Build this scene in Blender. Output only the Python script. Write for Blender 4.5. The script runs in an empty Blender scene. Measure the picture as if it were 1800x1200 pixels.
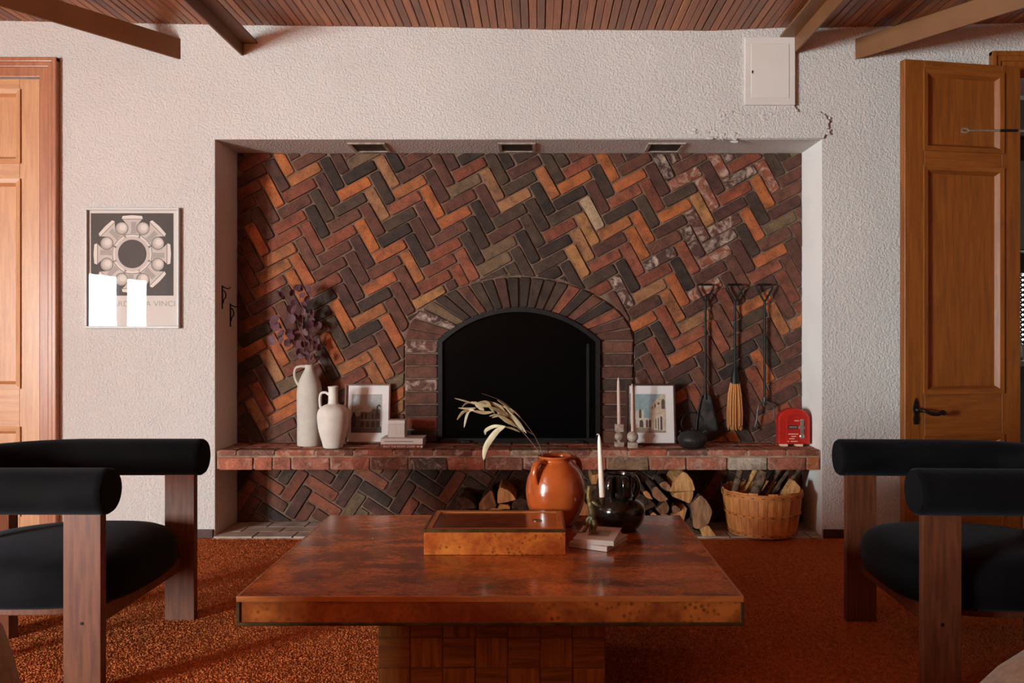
import bpy, bmesh, math, random
import numpy as np
from mathutils import Vector, Matrix

random.seed(7)
rng = np.random.default_rng(7)
PI = math.pi
SC = bpy.context.scene
COL = SC.collection

# ------------------------------------------------------------------ camera, world, light, exposure
F = 1400.0            # focal length in photo pixels
CX, CY = 945.0, 587.0  # vanishing point of the depth lines
H = 1.05              # camera height
cd = bpy.data.cameras.new('camera')
cd.sensor_width = 36.0
cd.lens = F / 1800 * 36
cd.shift_x = -(CX - 900) / 1800
cd.shift_y = -(600 - CY) / 1800
cd.clip_start = 0.02
cam = bpy.data.objects.new('camera', cd)
COL.objects.link(cam)
cam.location = (0, 0, H)
cam.rotation_euler = (PI / 2, 0, 0)
SC.camera = cam

world = bpy.data.worlds.new('world')
SC.world = world
world.use_nodes = True
bg = world.node_tree.nodes['Background']
bg.inputs[0].default_value = (0.78, 0.88, 1.0, 1)
bg.inputs[1].default_value = 1.6


def area_light(name, loc, size, rot, power, color):
    l = bpy.data.lights.new(name, 'AREA')
    l.shape = 'RECTANGLE'
    l.size, l.size_y = size
    l.energy = power
    l.color = color
    o = bpy.data.objects.new(name, l)
    COL.objects.link(o)
    o.location = loc
    o.rotation_euler = rot
    return o


# daylight windows: one in the rear wall, one in the side wall, meeting near the corner behind the camera
WX0, WX1, WZ0, WZ1 = -4.7, -3.2, 0.4, 1.76
VY0, VY1, VZ1 = -2.52, -1.15, 1.76
XL, XR, YR = -5.3, 3.3, -3.2
DAY = (0.84, 0.965, 0.975)
area_light('daylight_rear', ((WX0 + WX1) / 2, YR + 0.04, (WZ0 + WZ1) / 2), (WX1 - WX0, WZ1 - WZ0), (PI / 2, 0, PI), 300, DAY)
area_light('daylight_side', (XL + 0.04, (VY0 + VY1) / 2, (WZ0 + VZ1) / 2), (VZ1 - WZ0, VY1 - VY0), (0, -PI / 2, 0), 960, DAY)

# daylight in the kitchen window beyond the doorway
area_light('daylight_kitchen', (3.756, 5.80, 1.235), (0.6, 0.5), (-PI / 2, 0, 0), 30, DAY)

vs = SC.view_settings
vs.view_transform = 'Standard'
vs.look = 'None'
vs.gamma = 1
vs.use_curve_mapping = False
vs.exposure = 0.0

# ------------------------------------------------------------------ helpers
Y0 = F * H / 358.0          # front white wall
Y1 = Y0 / 0.9316            # brick wall at the back of the niche


def PX(px, Y):
    return (px - CX) / F * Y


def PZ(py, Y):
    return H - (py - CY) / F * Y


def lin(c):
    c = c / 255.0
    return c / 12.92 if c <= 0.04045 else ((c + 0.055) / 1.055) ** 2.4


def C(r, g, b):
    return (lin(r), lin(g), lin(b), 1)


class NT:
    def __init__(s, name):
        s.m = bpy.data.materials.new(name)
        s.m.use_nodes = True
        s.t = s.m.node_tree
        s.b = s.t.nodes['Principled BSDF']

    def n(s, kind, **kw):
        x = s.t.nodes.new('ShaderNode' + kind)
        for k, v in kw.items():
            if k in x.inputs:
                x.inputs[k].default_value = v
            else:
                setattr(x, k, v)
        return x

    def l(s, a, b):
        s.t.links.new(a, b)


def coords(nt, stretch=(1, 1, 1), rand=True, rot=(0, 0, 0)):
    tc = nt.n('TexCoord')
    out = tc.outputs['Object']
    if rand:
        oi = nt.n('ObjectInfo')
        mu = nt.n('Math', operation='MULTIPLY')
        mu.inputs[1].default_value = 57.0
        nt.l(oi.outputs['Random'], mu.inputs[0])
        ad = nt.n('VectorMath', operation='ADD')
        nt.l(out, ad.inputs[0])
        nt.l(mu.outputs[0], ad.inputs[1])
        out = ad.outputs[0]
    mp = nt.n('Mapping')
    mp.inputs['Scale'].default_value = stretch
    mp.inputs['Rotation'].default_value = rot
    nt.l(out, mp.inputs['Vector'])
    return mp.outputs[0]


def ramp(nt, fac, stops):
    r = nt.n('ValToRGB')
    e = r.color_ramp.elements
    while len(e) < len(stops):
        e.new(0.5)
    for i, (p, c) in enumerate(stops):
        e[i].position = p
        e[i].color = c if len(c) == 4 else (*c, 1)
    nt.l(fac, r.inputs[0])
    return r.outputs[0]


def mat(name, col, col2=None, rough=0.6, metal=0, scale=8, detail=4, lo=0.35, hi=0.65, stretch=(1, 1, 1), rand=True,
        bump=0, bscale=60, bdist=0.004, coat=0, sheen=0, sheen_tint=None, spec=0.5, rot=(0, 0, 0), distort=0, trans=0, ior=1.45, alpha=1):
    nt = NT(name)
    b = nt.b
    b.inputs['Base Color'].default_value = col
    b.inputs['Roughness'].default_value = rough
    b.inputs['Metallic'].default_value = metal
    b.inputs['Coat Weight'].default_value = coat
    b.inputs['Coat Roughness'].default_value = 0.08
    b.inputs['Specular IOR Level'].default_value = spec
    b.inputs['Sheen Weight'].default_value = sheen
    b.inputs['Transmission Weight'].default_value = trans
    b.inputs['IOR'].default_value = ior
    if sheen_tint:
        b.inputs['Sheen Tint'].default_value = sheen_tint
    v = None
    if col2 is not None or bump:
        v = coords(nt, stretch, rand, rot)
    if col2 is not None:
        nz = nt.n('TexNoise', Scale=scale, Detail=detail, Distortion=distort)
        nt.l(v, nz.inputs['Vector'])
        nt.l(ramp(nt, nz.outputs['Fac'], [(lo, col), (hi, col2)]), b.inputs['Base Color'])
    if bump:
        nb = nt.n('TexNoise', Scale=bscale, Detail=5)
        nt.l(v, nb.inputs['Vector'])
        bp = nt.n('Bump', Strength=bump, Distance=bdist)
        nt.l(nb.outputs['Fac'], bp.inputs['Height'])
        nt.l(bp.outputs[0], b.inputs['Normal'])
    return nt.m


class MB:
    """collects geometry; build() links it as ONE mesh object"""

    def __init__(s):
        s.v, s.f, s.mi = [], [], []
        s.cur = 0

    def add(s, vs, fs):
        o = len(s.v)
        s.v += [tuple(p) for p in vs]
        for f in fs:
            s.f.append([i + o for i in f])
            s.mi.append(s.cur)

    def box(s, x0, x1, y0, y1, z0, z1):
        s.add([(x0, y0, z0), (x1, y0, z0), (x1, y1, z0), (x0, y1, z0), (x0, y0, z1), (x1, y0, z1), (x1, y1, z1), (x0, y1, z1)],
              [(0, 3, 2, 1), (4, 5, 6, 7), (0, 1, 5, 4), (1, 2, 6, 5), (2, 3, 7, 6), (3, 0, 4, 7)])
        return s

    def bar(s, a, b, w, d, up=(0, 0, 1)):
        a, b = Vector(a), Vector(b)
        t = (b - a).normalized()
        u = Vector(up)
        x = t.cross(u).normalized()
        y = x.cross(t).normalized()
        vs = []
        for p in (a, b):
            for i, j in ((-1, -1), (1, -1), (1, 1), (-1, 1)):
                vs.append(p + x * (w / 2 * i) + y * (d / 2 * j))
        s.add(vs, [(0, 3, 2, 1), (4, 5, 6, 7), (0, 1, 5, 4), (1, 2, 6, 5), (2, 3, 7, 6), (3, 0, 4, 7)])
        return s

    def prism(s, poly, y0, y1, inset=0):
        """polygon in the XZ plane pushed along Y"""
        n = len(poly)
        a = [(p[0], y0, p[1]) for p in poly]
        b = [(p[0], y1, p[1]) for p in poly]
        s.add(a + b, [tuple(range(n)), tuple(range(2 * n - 1, n - 1, -1))] +
              [(i, i + n, (i + 1) % n + n, (i + 1) % n) for i in range(n)])
        return s

    def prismz(s, poly, z0, z1):
        n = len(poly)
        a = [(p[0], p[1], z0) for p in poly]
        b = [(p[0], p[1], z1) for p in poly]
        s.add(a + b, [tuple(range(n - 1, -1, -1)), tuple(range(n, 2 * n))] +
              [(i, (i + 1) % n, (i + 1) % n + n, i + n) for i in range(n)])
        return s

    def lathe(s, prof, seg=40, c=(0, 0, 0), cap=True, wob=0):
        """prof: (radius, z) from the bottom up"""
        o = []
        for r, z in prof:
            for k in range(seg):
                a = 2 * PI * k / seg
                o.append((c[0] + r * math.cos(a), c[1] + r * math.sin(a), c[2] + z))
        fs = []
        m = len(prof)
        for i in range(m - 1):
            for k in range(seg):
                k2 = (k + 1) % seg
                fs.append((i * seg + k, i * seg + k2, (i + 1) * seg + k2, (i + 1) * seg + k))
        if cap:
            fs.append(tuple(range(seg - 1, -1, -1)))
            fs.append(tuple((m - 1) * seg + k for k in range(seg)))
        s.add(o, fs)
        return s

    def tube(s, path, r, seg=12, cap=True, flat=1.0, up=None):
        P = [Vector(p) for p in path]
        R = r if isinstance(r, (list, tuple)) else [r] * len(P)
        T = []
        for i in range(len(P)):
            a = P[max(i - 1, 0)]
            b = P[min(i + 1, len(P) - 1)]
            T.append((b - a).normalized())
        ref = Vector(up) if up else (Vector((0, 0, 1)) if abs(T[0].z) < 0.9 else Vector((1, 0, 0)))
        x = T[0].cross(ref).normalized()
        vs = []
        for i, p in enumerate(P):
            x = (x - T[i] * x.dot(T[i])).normalized()
            y = T[i].cross(x)
            for k in range(seg):
                a = 2 * PI * k / seg
                vs.append(p + x * (math.cos(a) * R[i]) + y * (math.sin(a) * R[i] * flat))
        fs = []
        for i in range(len(P) - 1):
            for k in range(seg):
                k2 = (k + 1) % seg
                fs.append((i * seg + k, i * seg + k2, (i + 1) * seg + k2, (i + 1) * seg + k))
        if cap:
            fs.append(tuple(range(seg - 1, -1, -1)))
            n = (len(P) - 1) * seg
            fs.append(tuple(n + k for k in range(seg)))
        s.add(vs, fs)
        return s

    def ball(s, c, r, seg=20, rings=12, sc=(1, 1, 1)):
        prof = []
        for i in range(rings + 1):
            a = -PI / 2 + PI * i / rings
            prof.append((max(math.cos(a) * r, 1e-5), math.sin(a) * r))
        n0 = len(s.v)
        s.lathe(prof, seg, (0, 0, 0))
        s.v[n0:] = [(c[0] + x * sc[0], c[1] + y * sc[1], c[2] + z * sc[2]) for x, y, z in s.v[n0:]]
        return s

    def build(s, name, material, parent=None, smooth=None, bevel=0, bseg=2, loc=None, rot=None, recalc=True):
        me = bpy.data.meshes.new(name)
        me.from_pydata(s.v, [], s.f)
        mats = material if isinstance(material, (list, tuple)) else [material]
        for m in mats:
            me.materials.append(m)
        if len(mats) > 1:
            me.polygons.foreach_set('material_index', s.mi)
        if bevel or recalc:
            bm = bmesh.new()
            bm.from_mesh(me)
            if recalc:
                bmesh.ops.recalc_face_normals(bm, faces=bm.faces)
            if bevel:
                ed = [e for e in bm.edges if len(e.link_faces) == 2 and e.calc_face_angle(0) > 0.6]
                bmesh.ops.bevel(bm, geom=ed, offset=bevel, segments=bseg, affect='EDGES', profile=0.6, clamp_overlap=True)
            bm.to_mesh(me)
            bm.free()
        if smooth is not None:
            me.polygons.foreach_set('use_smooth', [True] * len(me.polygons))
            if smooth < 180:
                me.set_sharp_from_angle(angle=math.radians(smooth))
        o = bpy.data.objects.new(name, me)
        COL.objects.link(o)
        if parent:
            o.parent = parent
        if loc:
            o.location = loc
        if rot:
            o.rotation_euler = rot
        return o


def tag(o, label=None, cat=None, group=None, kind=None):
    if label:
        o['label'] = label
    if cat:
        o['category'] = cat
    if group:
        o['group'] = group
    if kind:
        o['kind'] = kind
    return o


def thing(name, label, cat, loc=(0, 0, 0), rotz=0, group=None, kind=None):
    o = bpy.data.objects.new(name, None)
    COL.objects.link(o)
    o.empty_display_size = 0.05
    o.location = loc
    o.rotation_euler = (0, 0, rotz)
    return tag(o, label, cat, group, kind)


def link_copy(src, parent=None, **kw):
    c = src.copy()
    COL.objects.link(c)
    if parent:
        c.parent = parent
    for k, v in kw.items():
        setattr(c, k, v)
    return c


def objmat(o, m):
    o.material_slots[0].link = 'OBJECT'
    o.material_slots[0].material = m


def spline(pts, n=8):
    P = [Vector(p) for p in pts]
    out = []
    for i in range(len(P) - 1):
        p0, p1, p2, p3 = P[max(i - 1, 0)], P[i], P[i + 1], P[min(i + 2, len(P) - 1)]
        for k in range(n):
            t = k / n
            out.append(0.5 * ((2 * p1) + (p2 - p0) * t + (2 * p0 - 5 * p1 + 4 * p2 - p3) * t * t + (3 * p1 - p0 - 3 * p2 + p3) * t ** 3))
    out.append(P[-1])
    return out


def arch_poly(x0, x1, z0, zs, top, n=8):
    """rectangle with a round head (counter-clockwise)"""
    cx, a, b = (x0 + x1) / 2, (x1 - x0) / 2, top - zs
    return [(x0, z0), (x1, z0)] + [(cx + a * math.cos(PI * i / n), zs + b * math.sin(PI * i / n)) for i in range(n + 1)]


# ------------------------------------------------------------------ materials
def plaster_mat(name, col, strength=0.55):
    nt = NT(name)
    v = coords(nt, rand=False)
    n1 = nt.n('TexNoise', Scale=88, Detail=3, Roughness=0.55)
    n2 = nt.n('TexVoronoi', Scale=105)
    n3 = nt.n('TexNoise', Scale=9, Detail=2)
    n4 = nt.n('TexNoise', Scale=1.3, Detail=3)
    for x in (n1, n2, n3, n4):
        nt.l(v, x.inputs['Vector'])
    ad = nt.n('Math', operation='MULTIPLY_ADD')
    nt.l(n2.outputs['Distance'], ad.inputs[0])
    ad.inputs[1].default_value = -0.35
    nt.l(n1.outputs['Fac'], ad.inputs[2])
    a2 = nt.n('Math', operation='MULTIPLY_ADD')
    nt.l(n3.outputs['Fac'], a2.inputs[0])
    a2.inputs[1].default_value = 0.25
    nt.l(ad.outputs[0], a2.inputs[2])
    bp = nt.n('Bump', Strength=strength, Distance=0.016)
    nt.l(a2.outputs[0], bp.inputs['Height'])
    nt.l(bp.outputs[0], nt.b.inputs['Normal'])
    c2 = tuple(x * 0.92 for x in col[:3]) + (1,)
    nt.l(ramp(nt, n4.outputs['Fac'], [(0.35, c2), (0.65, col)]), nt.b.inputs['Base Color'])
    nt.b.inputs['Roughness'].default_value = 0.85
    nt.b.inputs['Specular IOR Level'].default_value = 0.25
    return nt.m


def brick_mat(name, col, col2, white=0.0):
    nt = NT(name)
    v = coords(nt)
    n1 = nt.n('TexNoise', Scale=16, Detail=6, Roughness=0.6)
    n2 = nt.n('TexNoise', Scale=130, Detail=4)
    nt.l(v, n1.inputs['Vector'])
    nt.l(v, n2.inputs['Vector'])
    c = ramp(nt, n1.outputs['Fac'], [(0.3, col2), (0.5, col), (0.72, tuple(min(1, x * 1.35) for x in col[:3]) + (1,))])
    mxd = nt.n('MixRGB', blend_type='MULTIPLY', Fac=0.55)
    nt.l(c, mxd.inputs[1])
    nt.l(ramp(nt, n2.outputs['Fac'], [(0.34, (0.4, 0.4, 0.4, 1)), (0.52, (1, 1, 1, 1))]), mxd.inputs[2])
    out = mxd.outputs[0]
    if white:
        n3 = nt.n('TexNoise', Scale=13, Detail=8, Roughness=0.7, Distortion=1.2)
        nt.l(v, n3.inputs['Vector'])
        mx = nt.n('MixRGB')
        nt.l(ramp(nt, n3.outputs['Fac'], [(0.55 - 0.12 * white, (0, 0, 0, 1)), (0.72 - 0.1 * white, (0.9, 0.9, 0.9, 1))]), mx.inputs[0])
        nt.l(out, mx.inputs[1])
        mx.inputs[2].default_value = C(196, 172, 154)
        out = mx.outputs[0]
    nt.l(out, nt.b.inputs['Base Color'])
    bp = nt.n('Bump', Strength=0.5, Distance=0.003)
    nt.l(n2.outputs['Fac'], bp.inputs['Height'])
    bp2 = nt.n('Bump', Strength=0.5, Distance=0.008)
    nt.l(n1.outputs['Fac'], bp2.inputs['Height'])
    nt.l(bp.outputs[0], bp2.inputs['Normal'])
    nt.l(bp2.outputs[0], nt.b.inputs['Normal'])
    nt.b.inputs['Roughness'].default_value = 0.78
    nt.b.inputs['Specular IOR Level'].default_value = 0.35
    return nt.m


def bset(name, pairs, white=0.0, k=0.8):
    return [brick_mat('%s_%d' % (name, i), tuple(x * k for x in C(*p)[:3]) + (1,), tuple(x * k for x in C(*q)[:3]) + (1,), white) for i, (p, q) in enumerate(pairs)]


BR = {
    'k': bset('brick_soot', [((64, 49, 42), (44, 34, 30)), ((74, 55, 46), (52, 39, 34)), ((84, 64, 50), (60, 46, 38))]),
    'm': bset('brick_maroon', [((96, 60, 49), (68, 44, 37)), ((108, 65, 50), (76, 47, 38)), ((90, 57, 48), (62, 42, 37)), ((114, 72, 56), (80, 52, 42))]),
    'r': bset('brick_red', [((146, 78, 54), (102, 56, 42)), ((152, 86, 62), (108, 60, 46)), ((132, 72, 52), (92, 52, 40))]),
    'o': bset('brick_orange', [((186, 106, 56), (134, 76, 44)), ((178, 100, 58), (130, 72, 46)), ((170, 104, 62), (120, 76, 50))]),
    't': bset('brick_tan', [((178, 124, 76), (128, 88, 56)), ((166, 116, 78), (118, 82, 58))]),
    'b': bset('brick_beige', [((182, 154, 122), (144, 118, 92))]),
    'g': bset('brick_olive', [((122, 96, 72), (88, 70, 54))]),
    'w': bset('brick_chalky_dark', [((90, 60, 52), (66, 46, 41)), ((108, 65, 53), (78, 50, 43))], 0.62),
    'x': bset('brick_chalky_red', [((148, 84, 62), (104, 60, 48))], 0.65),
    'W': bset('brick_whitewashed', [((190, 174, 154), (154, 134, 114))], 0.8),
}
SB = {  # lighter copies of the wall bricks, light on the shelf front painted in
    'k': bset('shelf_brick_soot', [((84, 62, 52), (58, 44, 38))], 0.2, 1.0),
    'm': bset('shelf_brick_maroon', [((128, 80, 64), (88, 56, 46)), ((118, 76, 62), (82, 54, 46))], 0.25, 1.05),
    'r': bset('shelf_brick_red', [((168, 96, 72), (116, 66, 52)), ((156, 92, 72), (108, 64, 52))], 0.25, 1.05),
    'o': bset('shelf_brick_orange', [((190, 112, 70), (136, 80, 54))], 0.2, 1.0),
    'g': bset('shelf_brick_olive', [((136, 108, 84), (98, 78, 62))], 0.3, 1.0),
    'x': bset('shelf_brick_chalky', [((164, 98, 76), (116, 70, 56))], 0.6, 1.05),
    'W': BR['W'],
}
M = {}
M['mortar'] = mat('mortar', C(128, 102, 86), C(92, 72, 60), rough=0.95, scale=14, bump=0.6, bscale=90, rand=False)
M['mortar_pale'] = mat('mortar_pale', C(178, 148, 124), C(136, 106, 86), rough=0.95, scale=20, bump=0.7, bscale=80, rand=False)
M['plaster'] = plaster_mat('white_stucco', C(216, 212, 208), 0.5)
M['plaster_reveal'] = mat('smooth_white_reveal', C(246, 243, 240), C(238, 235, 231), rough=0.75, scale=3, bump=0.1, bscale=60, rand=False)  # smooth plaster, its extra white stands in for strong side light
M['plaster_smooth'] = mat('white_plaster', C(232, 226, 220), C(222, 215, 208), rough=0.8, scale=3, bump=0.15, bscale=40, rand=False)
M['white_paint'] = mat('white_paint', C(226, 220, 214), C(218, 211, 204), rough=0.5, scale=3)
M['tile'] = mat('hearth_tile', C(206, 192, 180), C(168, 150, 138), rough=0.7, scale=10, bump=0.25)
M['black_steel'] = mat('black_steel', C(18, 17, 17), C(26, 25, 24), rough=0.5, metal=0.3, scale=20, bump=0.1)
M['iron'] = mat('wrought_iron', C(24, 22, 22), C(38, 34, 32), rough=0.42, metal=0.5, scale=30, bump=0.3, bscale=80)
M['steel_worn'] = mat('worn_steel', C(104, 102, 102), C(58, 57, 58), rough=0.38, metal=0.45, scale=14, bump=0.2)
M['soot'] = mat('sooty_firebrick', C(22, 20, 19), C(34, 30, 28), rough=0.9, scale=6)
M['screen_glass'] = mat('dark_fire_glass', C(7, 7, 7), rough=0.2, spec=0.12)
M['beam'] = mat('brown_beam_paint', C(128, 86, 52), C(114, 74, 44), rough=0.5, scale=4, stretch=(1, 1, 1))
M['door'] = None
M['velvet'] = mat('black_velvet', (0.002, 0.002, 0.0024, 1), (0.006, 0.006, 0.0075, 1), rough=0.8, sheen=0.045, scale=5, lo=0.4, hi=0.7, spec=0.1, sheen_tint=(0.75, 0.8, 0.95, 1), rand=False)
M['chair_wood'] = mat('chair_walnut', C(110, 64, 42), C(84, 47, 31), rough=0.42, scale=6, stretch=(14, 14, 1.2), detail=6, coat=0.15)
M['brass'] = mat('aged_brass', C(128, 104, 66), C(96, 80, 54), rough=0.38, metal=0.85, scale=30)
M['beige'] = mat('beige_linen', C(168, 150, 130), C(150, 132, 114), rough=0.9, scale=60, bump=0.3, bscale=220, sheen=0.2)
M['ceramic_grey'] = mat('matte_grey_ceramic', C(202, 195, 184), C(194, 187, 176), rough=0.75, scale=24, bump=0.25, bscale=140)
M['ceramic_white'] = mat('matte_white_ceramic', C(232, 224, 214), C(220, 212, 202), rough=0.62, scale=18, bump=0.12, bscale=120)
M['terracotta'] = mat('glazed_terracotta', C(188, 92, 40), C(156, 68, 28), rough=0.2, scale=7, coat=0.6, bump=0.12, bscale=24)
M['terra_raw'] = mat('raw_terracotta', C(150, 88, 58), C(120, 64, 42), rough=0.7, scale=10)
M['black_glaze'] = mat('black_glaze', C(20, 18, 17), C(30, 28, 26), rough=0.14, scale=8, coat=0.5, bump=0.05, bscale=20)
M['bronze'] = mat('patinated_bronze', C(120, 98, 60), C(92, 94, 70), rough=0.5, metal=0.6, scale=30, bump=0.5, bscale=90)
M['wax'] = mat('white_wax', C(238, 230, 216), rough=0.45)
M['wax_pink'] = mat('pale_pink_wax', C(214, 186, 170), rough=0.5)
M['stone'] = mat('travertine', C(196, 180, 164), C(146, 128, 112), rough=0.55, scale=26, detail=8, bump=0.3, bscale=60)
M['cast_iron'] = mat('cast_iron', C(46, 42, 42), C(34, 31, 31), rough=0.55, scale=30, bump=0.3, bscale=120, metal=0.2)
M['red'] = mat('red_enamel', C(186, 40, 30), C(166, 32, 26), rough=0.35, scale=14, coat=0.2)
M['silver'] = mat('worn_silver', C(190, 180, 168), C(150, 140, 130), rough=0.35, metal=0.7, scale=30)
M['chrome'] = mat('chrome', C(190, 186, 182), rough=0.2, metal=1.0)
M['bristle'] = mat('straw_bristles', C(196, 130, 70), C(150, 90, 44), rough=0.7, scale=30, stretch=(1, 1, 0.1))
M['paper_white'] = mat('white_book_cloth', C(222, 214, 208), C(212, 203, 196), rough=0.6, scale=6)
M['pages'] = mat('book_pages', C(214, 204, 192), C(180, 168, 154), rough=0.85, scale=4, stretch=(1, 1, 120))
M['mat_board'] = mat('white_mat_board', C(226, 220, 218), rough=0.75)
M['frame_wood'] = mat('brown_frame_wood', C(126, 74, 52), C(98, 56, 40), rough=0.5, scale=20, stretch=(3, 3, 3))
M['frame_dark'] = mat('dark_frame_wood', C(78, 42, 32), C(58, 30, 24), rough=0.5, scale=20)
M['frame_silver'] = mat('silver_poster_frame', C(186, 184, 181), rough=0.5, metal=0.15)
M['leaf_purple'] = mat('purple_leaf', C(104, 64, 72), C(78, 44, 52), rough=0.6, scale=20)
M['stem_brown'] = mat('brown_stem', C(110, 74, 60), rough=0.7)
M['leaf_dry'] = mat('dry_leaf', C(168, 146, 106), C(132, 106, 72), rough=0.6, scale=30, stretch=(1, 1, 1))
M['leaf_pale'] = mat('pale_dry_leaf', C(200, 188, 156), C(172, 156, 120), rough=0.6, scale=30)
M['bark'] = mat('bark', C(100, 78, 62), C(52, 38, 30), rough=0.95, scale=26, stretch=(1, 0.3, 1), bump=1.0, bscale=70, bdist=0.01)
M['bark_stick'] = mat('stick_bark', C(124, 100, 80), C(66, 48, 38), rough=0.95, scale=40, bump=1.0, bscale=90, bdist=0.006)
M['split'] = mat('split_wood', C(226, 174, 112), C(180, 122, 70), rough=0.8, scale=10, stretch=(10, 1, 10), bump=0.5, bscale=30, bdist=0.006)
M['grain_pale'] = mat('sawn_end_pale', C(236, 188, 126), C(196, 138, 82), rough=0.85, scale=9, stretch=(6, 1, 1.5), detail=6, bump=0.6, bscale=40, bdist=0.005, rot=(0, 0.6, 0))
M['grain_grey'] = mat('sawn_end_grey', C(190, 146, 108), C(130, 94, 70), rough=0.9, scale=8, stretch=(5, 1, 1.5), detail=6, bump=0.6, bscale=40, bdist=0.005, rot=(0, -0.5, 0))
M['basket'] = mat('basket_wood', C(230, 156, 90), C(196, 122, 62), rough=0.6, scale=7, stretch=(8, 8, 1), detail=5)
M['basket_hoop'] = mat('basket_hoop', C(224, 148, 84), C(176, 108, 56), rough=0.6, scale=12)
M['kit_dark'] = mat('dark_kitchen_cabinet', C(44, 34, 28), C(34, 26, 22), rough=0.5, scale=5)
M['kit_grey'] = mat('grey_kitchen_panel', C(120, 112, 104), rough=0.5)
M['dial'] = mat('dark_plate', C(40, 34, 30), rough=0.5)
M['cream_paint'] = mat('cream_print', C(226, 190, 160), rough=0.6)


def wood_mat(name, col, col2, stretch, rough=0.4, coat=0.25, knots=0.0, scale=5):
    nt = NT(name)
    v = coords(nt, stretch)
    n1 = nt.n('TexNoise', Scale=scale, Detail=7, Roughness=0.6, Distortion=0.6)
    nt.l(v, n1.inputs['Vector'])
    out = ramp(nt, n1.outputs['Fac'], [(0.32, col2), (0.62, col)])
    if knots:
        v2 = coords(nt, (1, 1, 1))
        k = nt.n('TexVoronoi', Scale=knots)
        nt.l(v2, k.inputs['Vector'])
        mx = nt.n('MixRGB', blend_type='MULTIPLY')
        mx.inputs[0].default_value = 0.8
        nt.l(out, mx.inputs[1])
        nt.l(ramp(nt, k.outputs['Distance'], [(0.03, (0.25, 0.18, 0.14, 1)), (0.1, (1, 1, 1, 1))]), mx.inputs[2])
        out = mx.outputs[0]
    nt.l(out, nt.b.inputs['Base Color'])
    nt.b.inputs['Roughness'].default_value = rough
    nt.b.inputs['Coat Weight'].default_value = coat
    nt.b.inputs['Coat Roughness'].default_value = 0.2
    return nt.m


M['pine_pale'] = wood_mat('pine_door_pale', C(208, 156, 108), C(190, 134, 88), (10, 10, 0.8), knots=2.2)
M['pine_pale_h'] = wood_mat('pine_door_pale_rail', C(208, 156, 108), C(190, 134, 88), (0.8, 10, 10), knots=2.2)
M['pine_trim'] = wood_mat('pine_casing', C(176, 108, 62), C(150, 86, 46), (12, 12, 0.8))
M['pine_amber'] = wood_mat('pine_door_amber', C(150, 86, 28), C(122, 65, 20), (10, 10, 0.8), rough=0.5, coat=0.08, knots=2.0)
M['pine_amber_h'] = wood_mat('pine_door_amber_rail', C(150, 86, 28), C(122, 65, 20), (0.8, 10, 10), rough=0.5, coat=0.08, knots=2.0)
PLANKS = [wood_mat('ceiling_plank_%d' % i, C(*a), C(*b), (22, 0.9, 22), rough=0.45, coat=0.15, knots=k) for i, (a, b, k) in enumerate(
    [((176, 104, 52), (136, 75, 37), 0), ((158, 92, 48), (120, 64, 34), 2.0), ((186, 114, 58), (146, 84, 43), 0), ((143, 82, 44), (105, 58, 32), 3.0), ((168, 98, 50), (128, 70, 37), 2.5)])]


def burl_mat(name, bright, dark, rough=0.2, stretch=(1, 2.2, 1), patch=2.6, rand=False):
    nt = NT(name)
    v = coords(nt, stretch, rand)
    nA = nt.n('TexNoise', Scale=patch, Detail=3, Distortion=1.5)
    nB = nt.n('TexNoise', Scale=26, Detail=8, Roughness=0.7, Distortion=1.0)
    vo = nt.n('TexVoronoi', Scale=62, Randomness=1.0)
    for x in (nA, nB, vo):
        nt.l(v, x.inputs['Vector'])
    ad = nt.n('Math', operation='MULTIPLY_ADD')
    nt.l(nB.outputs['Fac'], ad.inputs[0])
    ad.inputs[1].default_value = 0.55
    nt.l(nA.outputs['Fac'], ad.inputs[2])
    mid = tuple((a + b) / 2 for a, b in zip(bright, dark))
    c = ramp(nt, ad.outputs[0], [(0.62, dark), (0.78, mid), (0.95, bright)])
    mx = nt.n('MixRGB', blend_type='MULTIPLY')
    nt.l(ramp(nt, nA.outputs['Fac'], [(0.42, (0.1, 0.1, 0.1, 1)), (0.58, (0.85, 0.85, 0.85, 1))]), mx.inputs[0])
    nt.l(c, mx.inputs[1])
    nt.l(ramp(nt, vo.outputs['Distance'], [(0.16, (0.34, 0.25, 0.18, 1)), (0.42, (1, 1, 1, 1))]), mx.inputs[2])
    nt.l(mx.outputs[0], nt.b.inputs['Base Color'])
    nt.b.inputs['Roughness'].default_value = rough
    nt.b.inputs['Coat Weight'].default_value = 0.5
    nt.b.inputs['Coat Roughness'].default_value = 0.12
    return nt.m


M['burl_top'] = burl_mat('burl_table_top', C(214, 120, 54), C(110, 50, 26), rough=0.24)
M['burl_edge'] = burl_mat('burl_table_edge', C(188, 106, 46), C(130, 62, 26), rough=0.3, stretch=(1, 1, 1), patch=5)
M['burl_box'] = burl_mat('burl_box_side', C(222, 132, 58), C(164, 76, 32), rough=0.28, stretch=(1.2, 1.2, 1.2), patch=6)
M['burl_lid'] = burl_mat('burl_box_lid', C(160, 84, 44), C(100, 48, 26), rough=0.2, stretch=(1, 3, 1), patch=4)
M['trim_wood'] = wood_mat('table_edge_banding', C(190, 112, 56), C(150, 80, 36), (1, 8, 8), rough=0.35)
M['parquet'] = wood_mat('oak_parquet', C(164, 106, 50), C(112, 66, 30), (14, 14, 1.0), rough=0.45)
M['parquet_h'] = wood_mat('oak_parquet_across', C(156, 100, 48), C(104, 62, 28), (1.0, 14, 14), rough=0.45)


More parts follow.
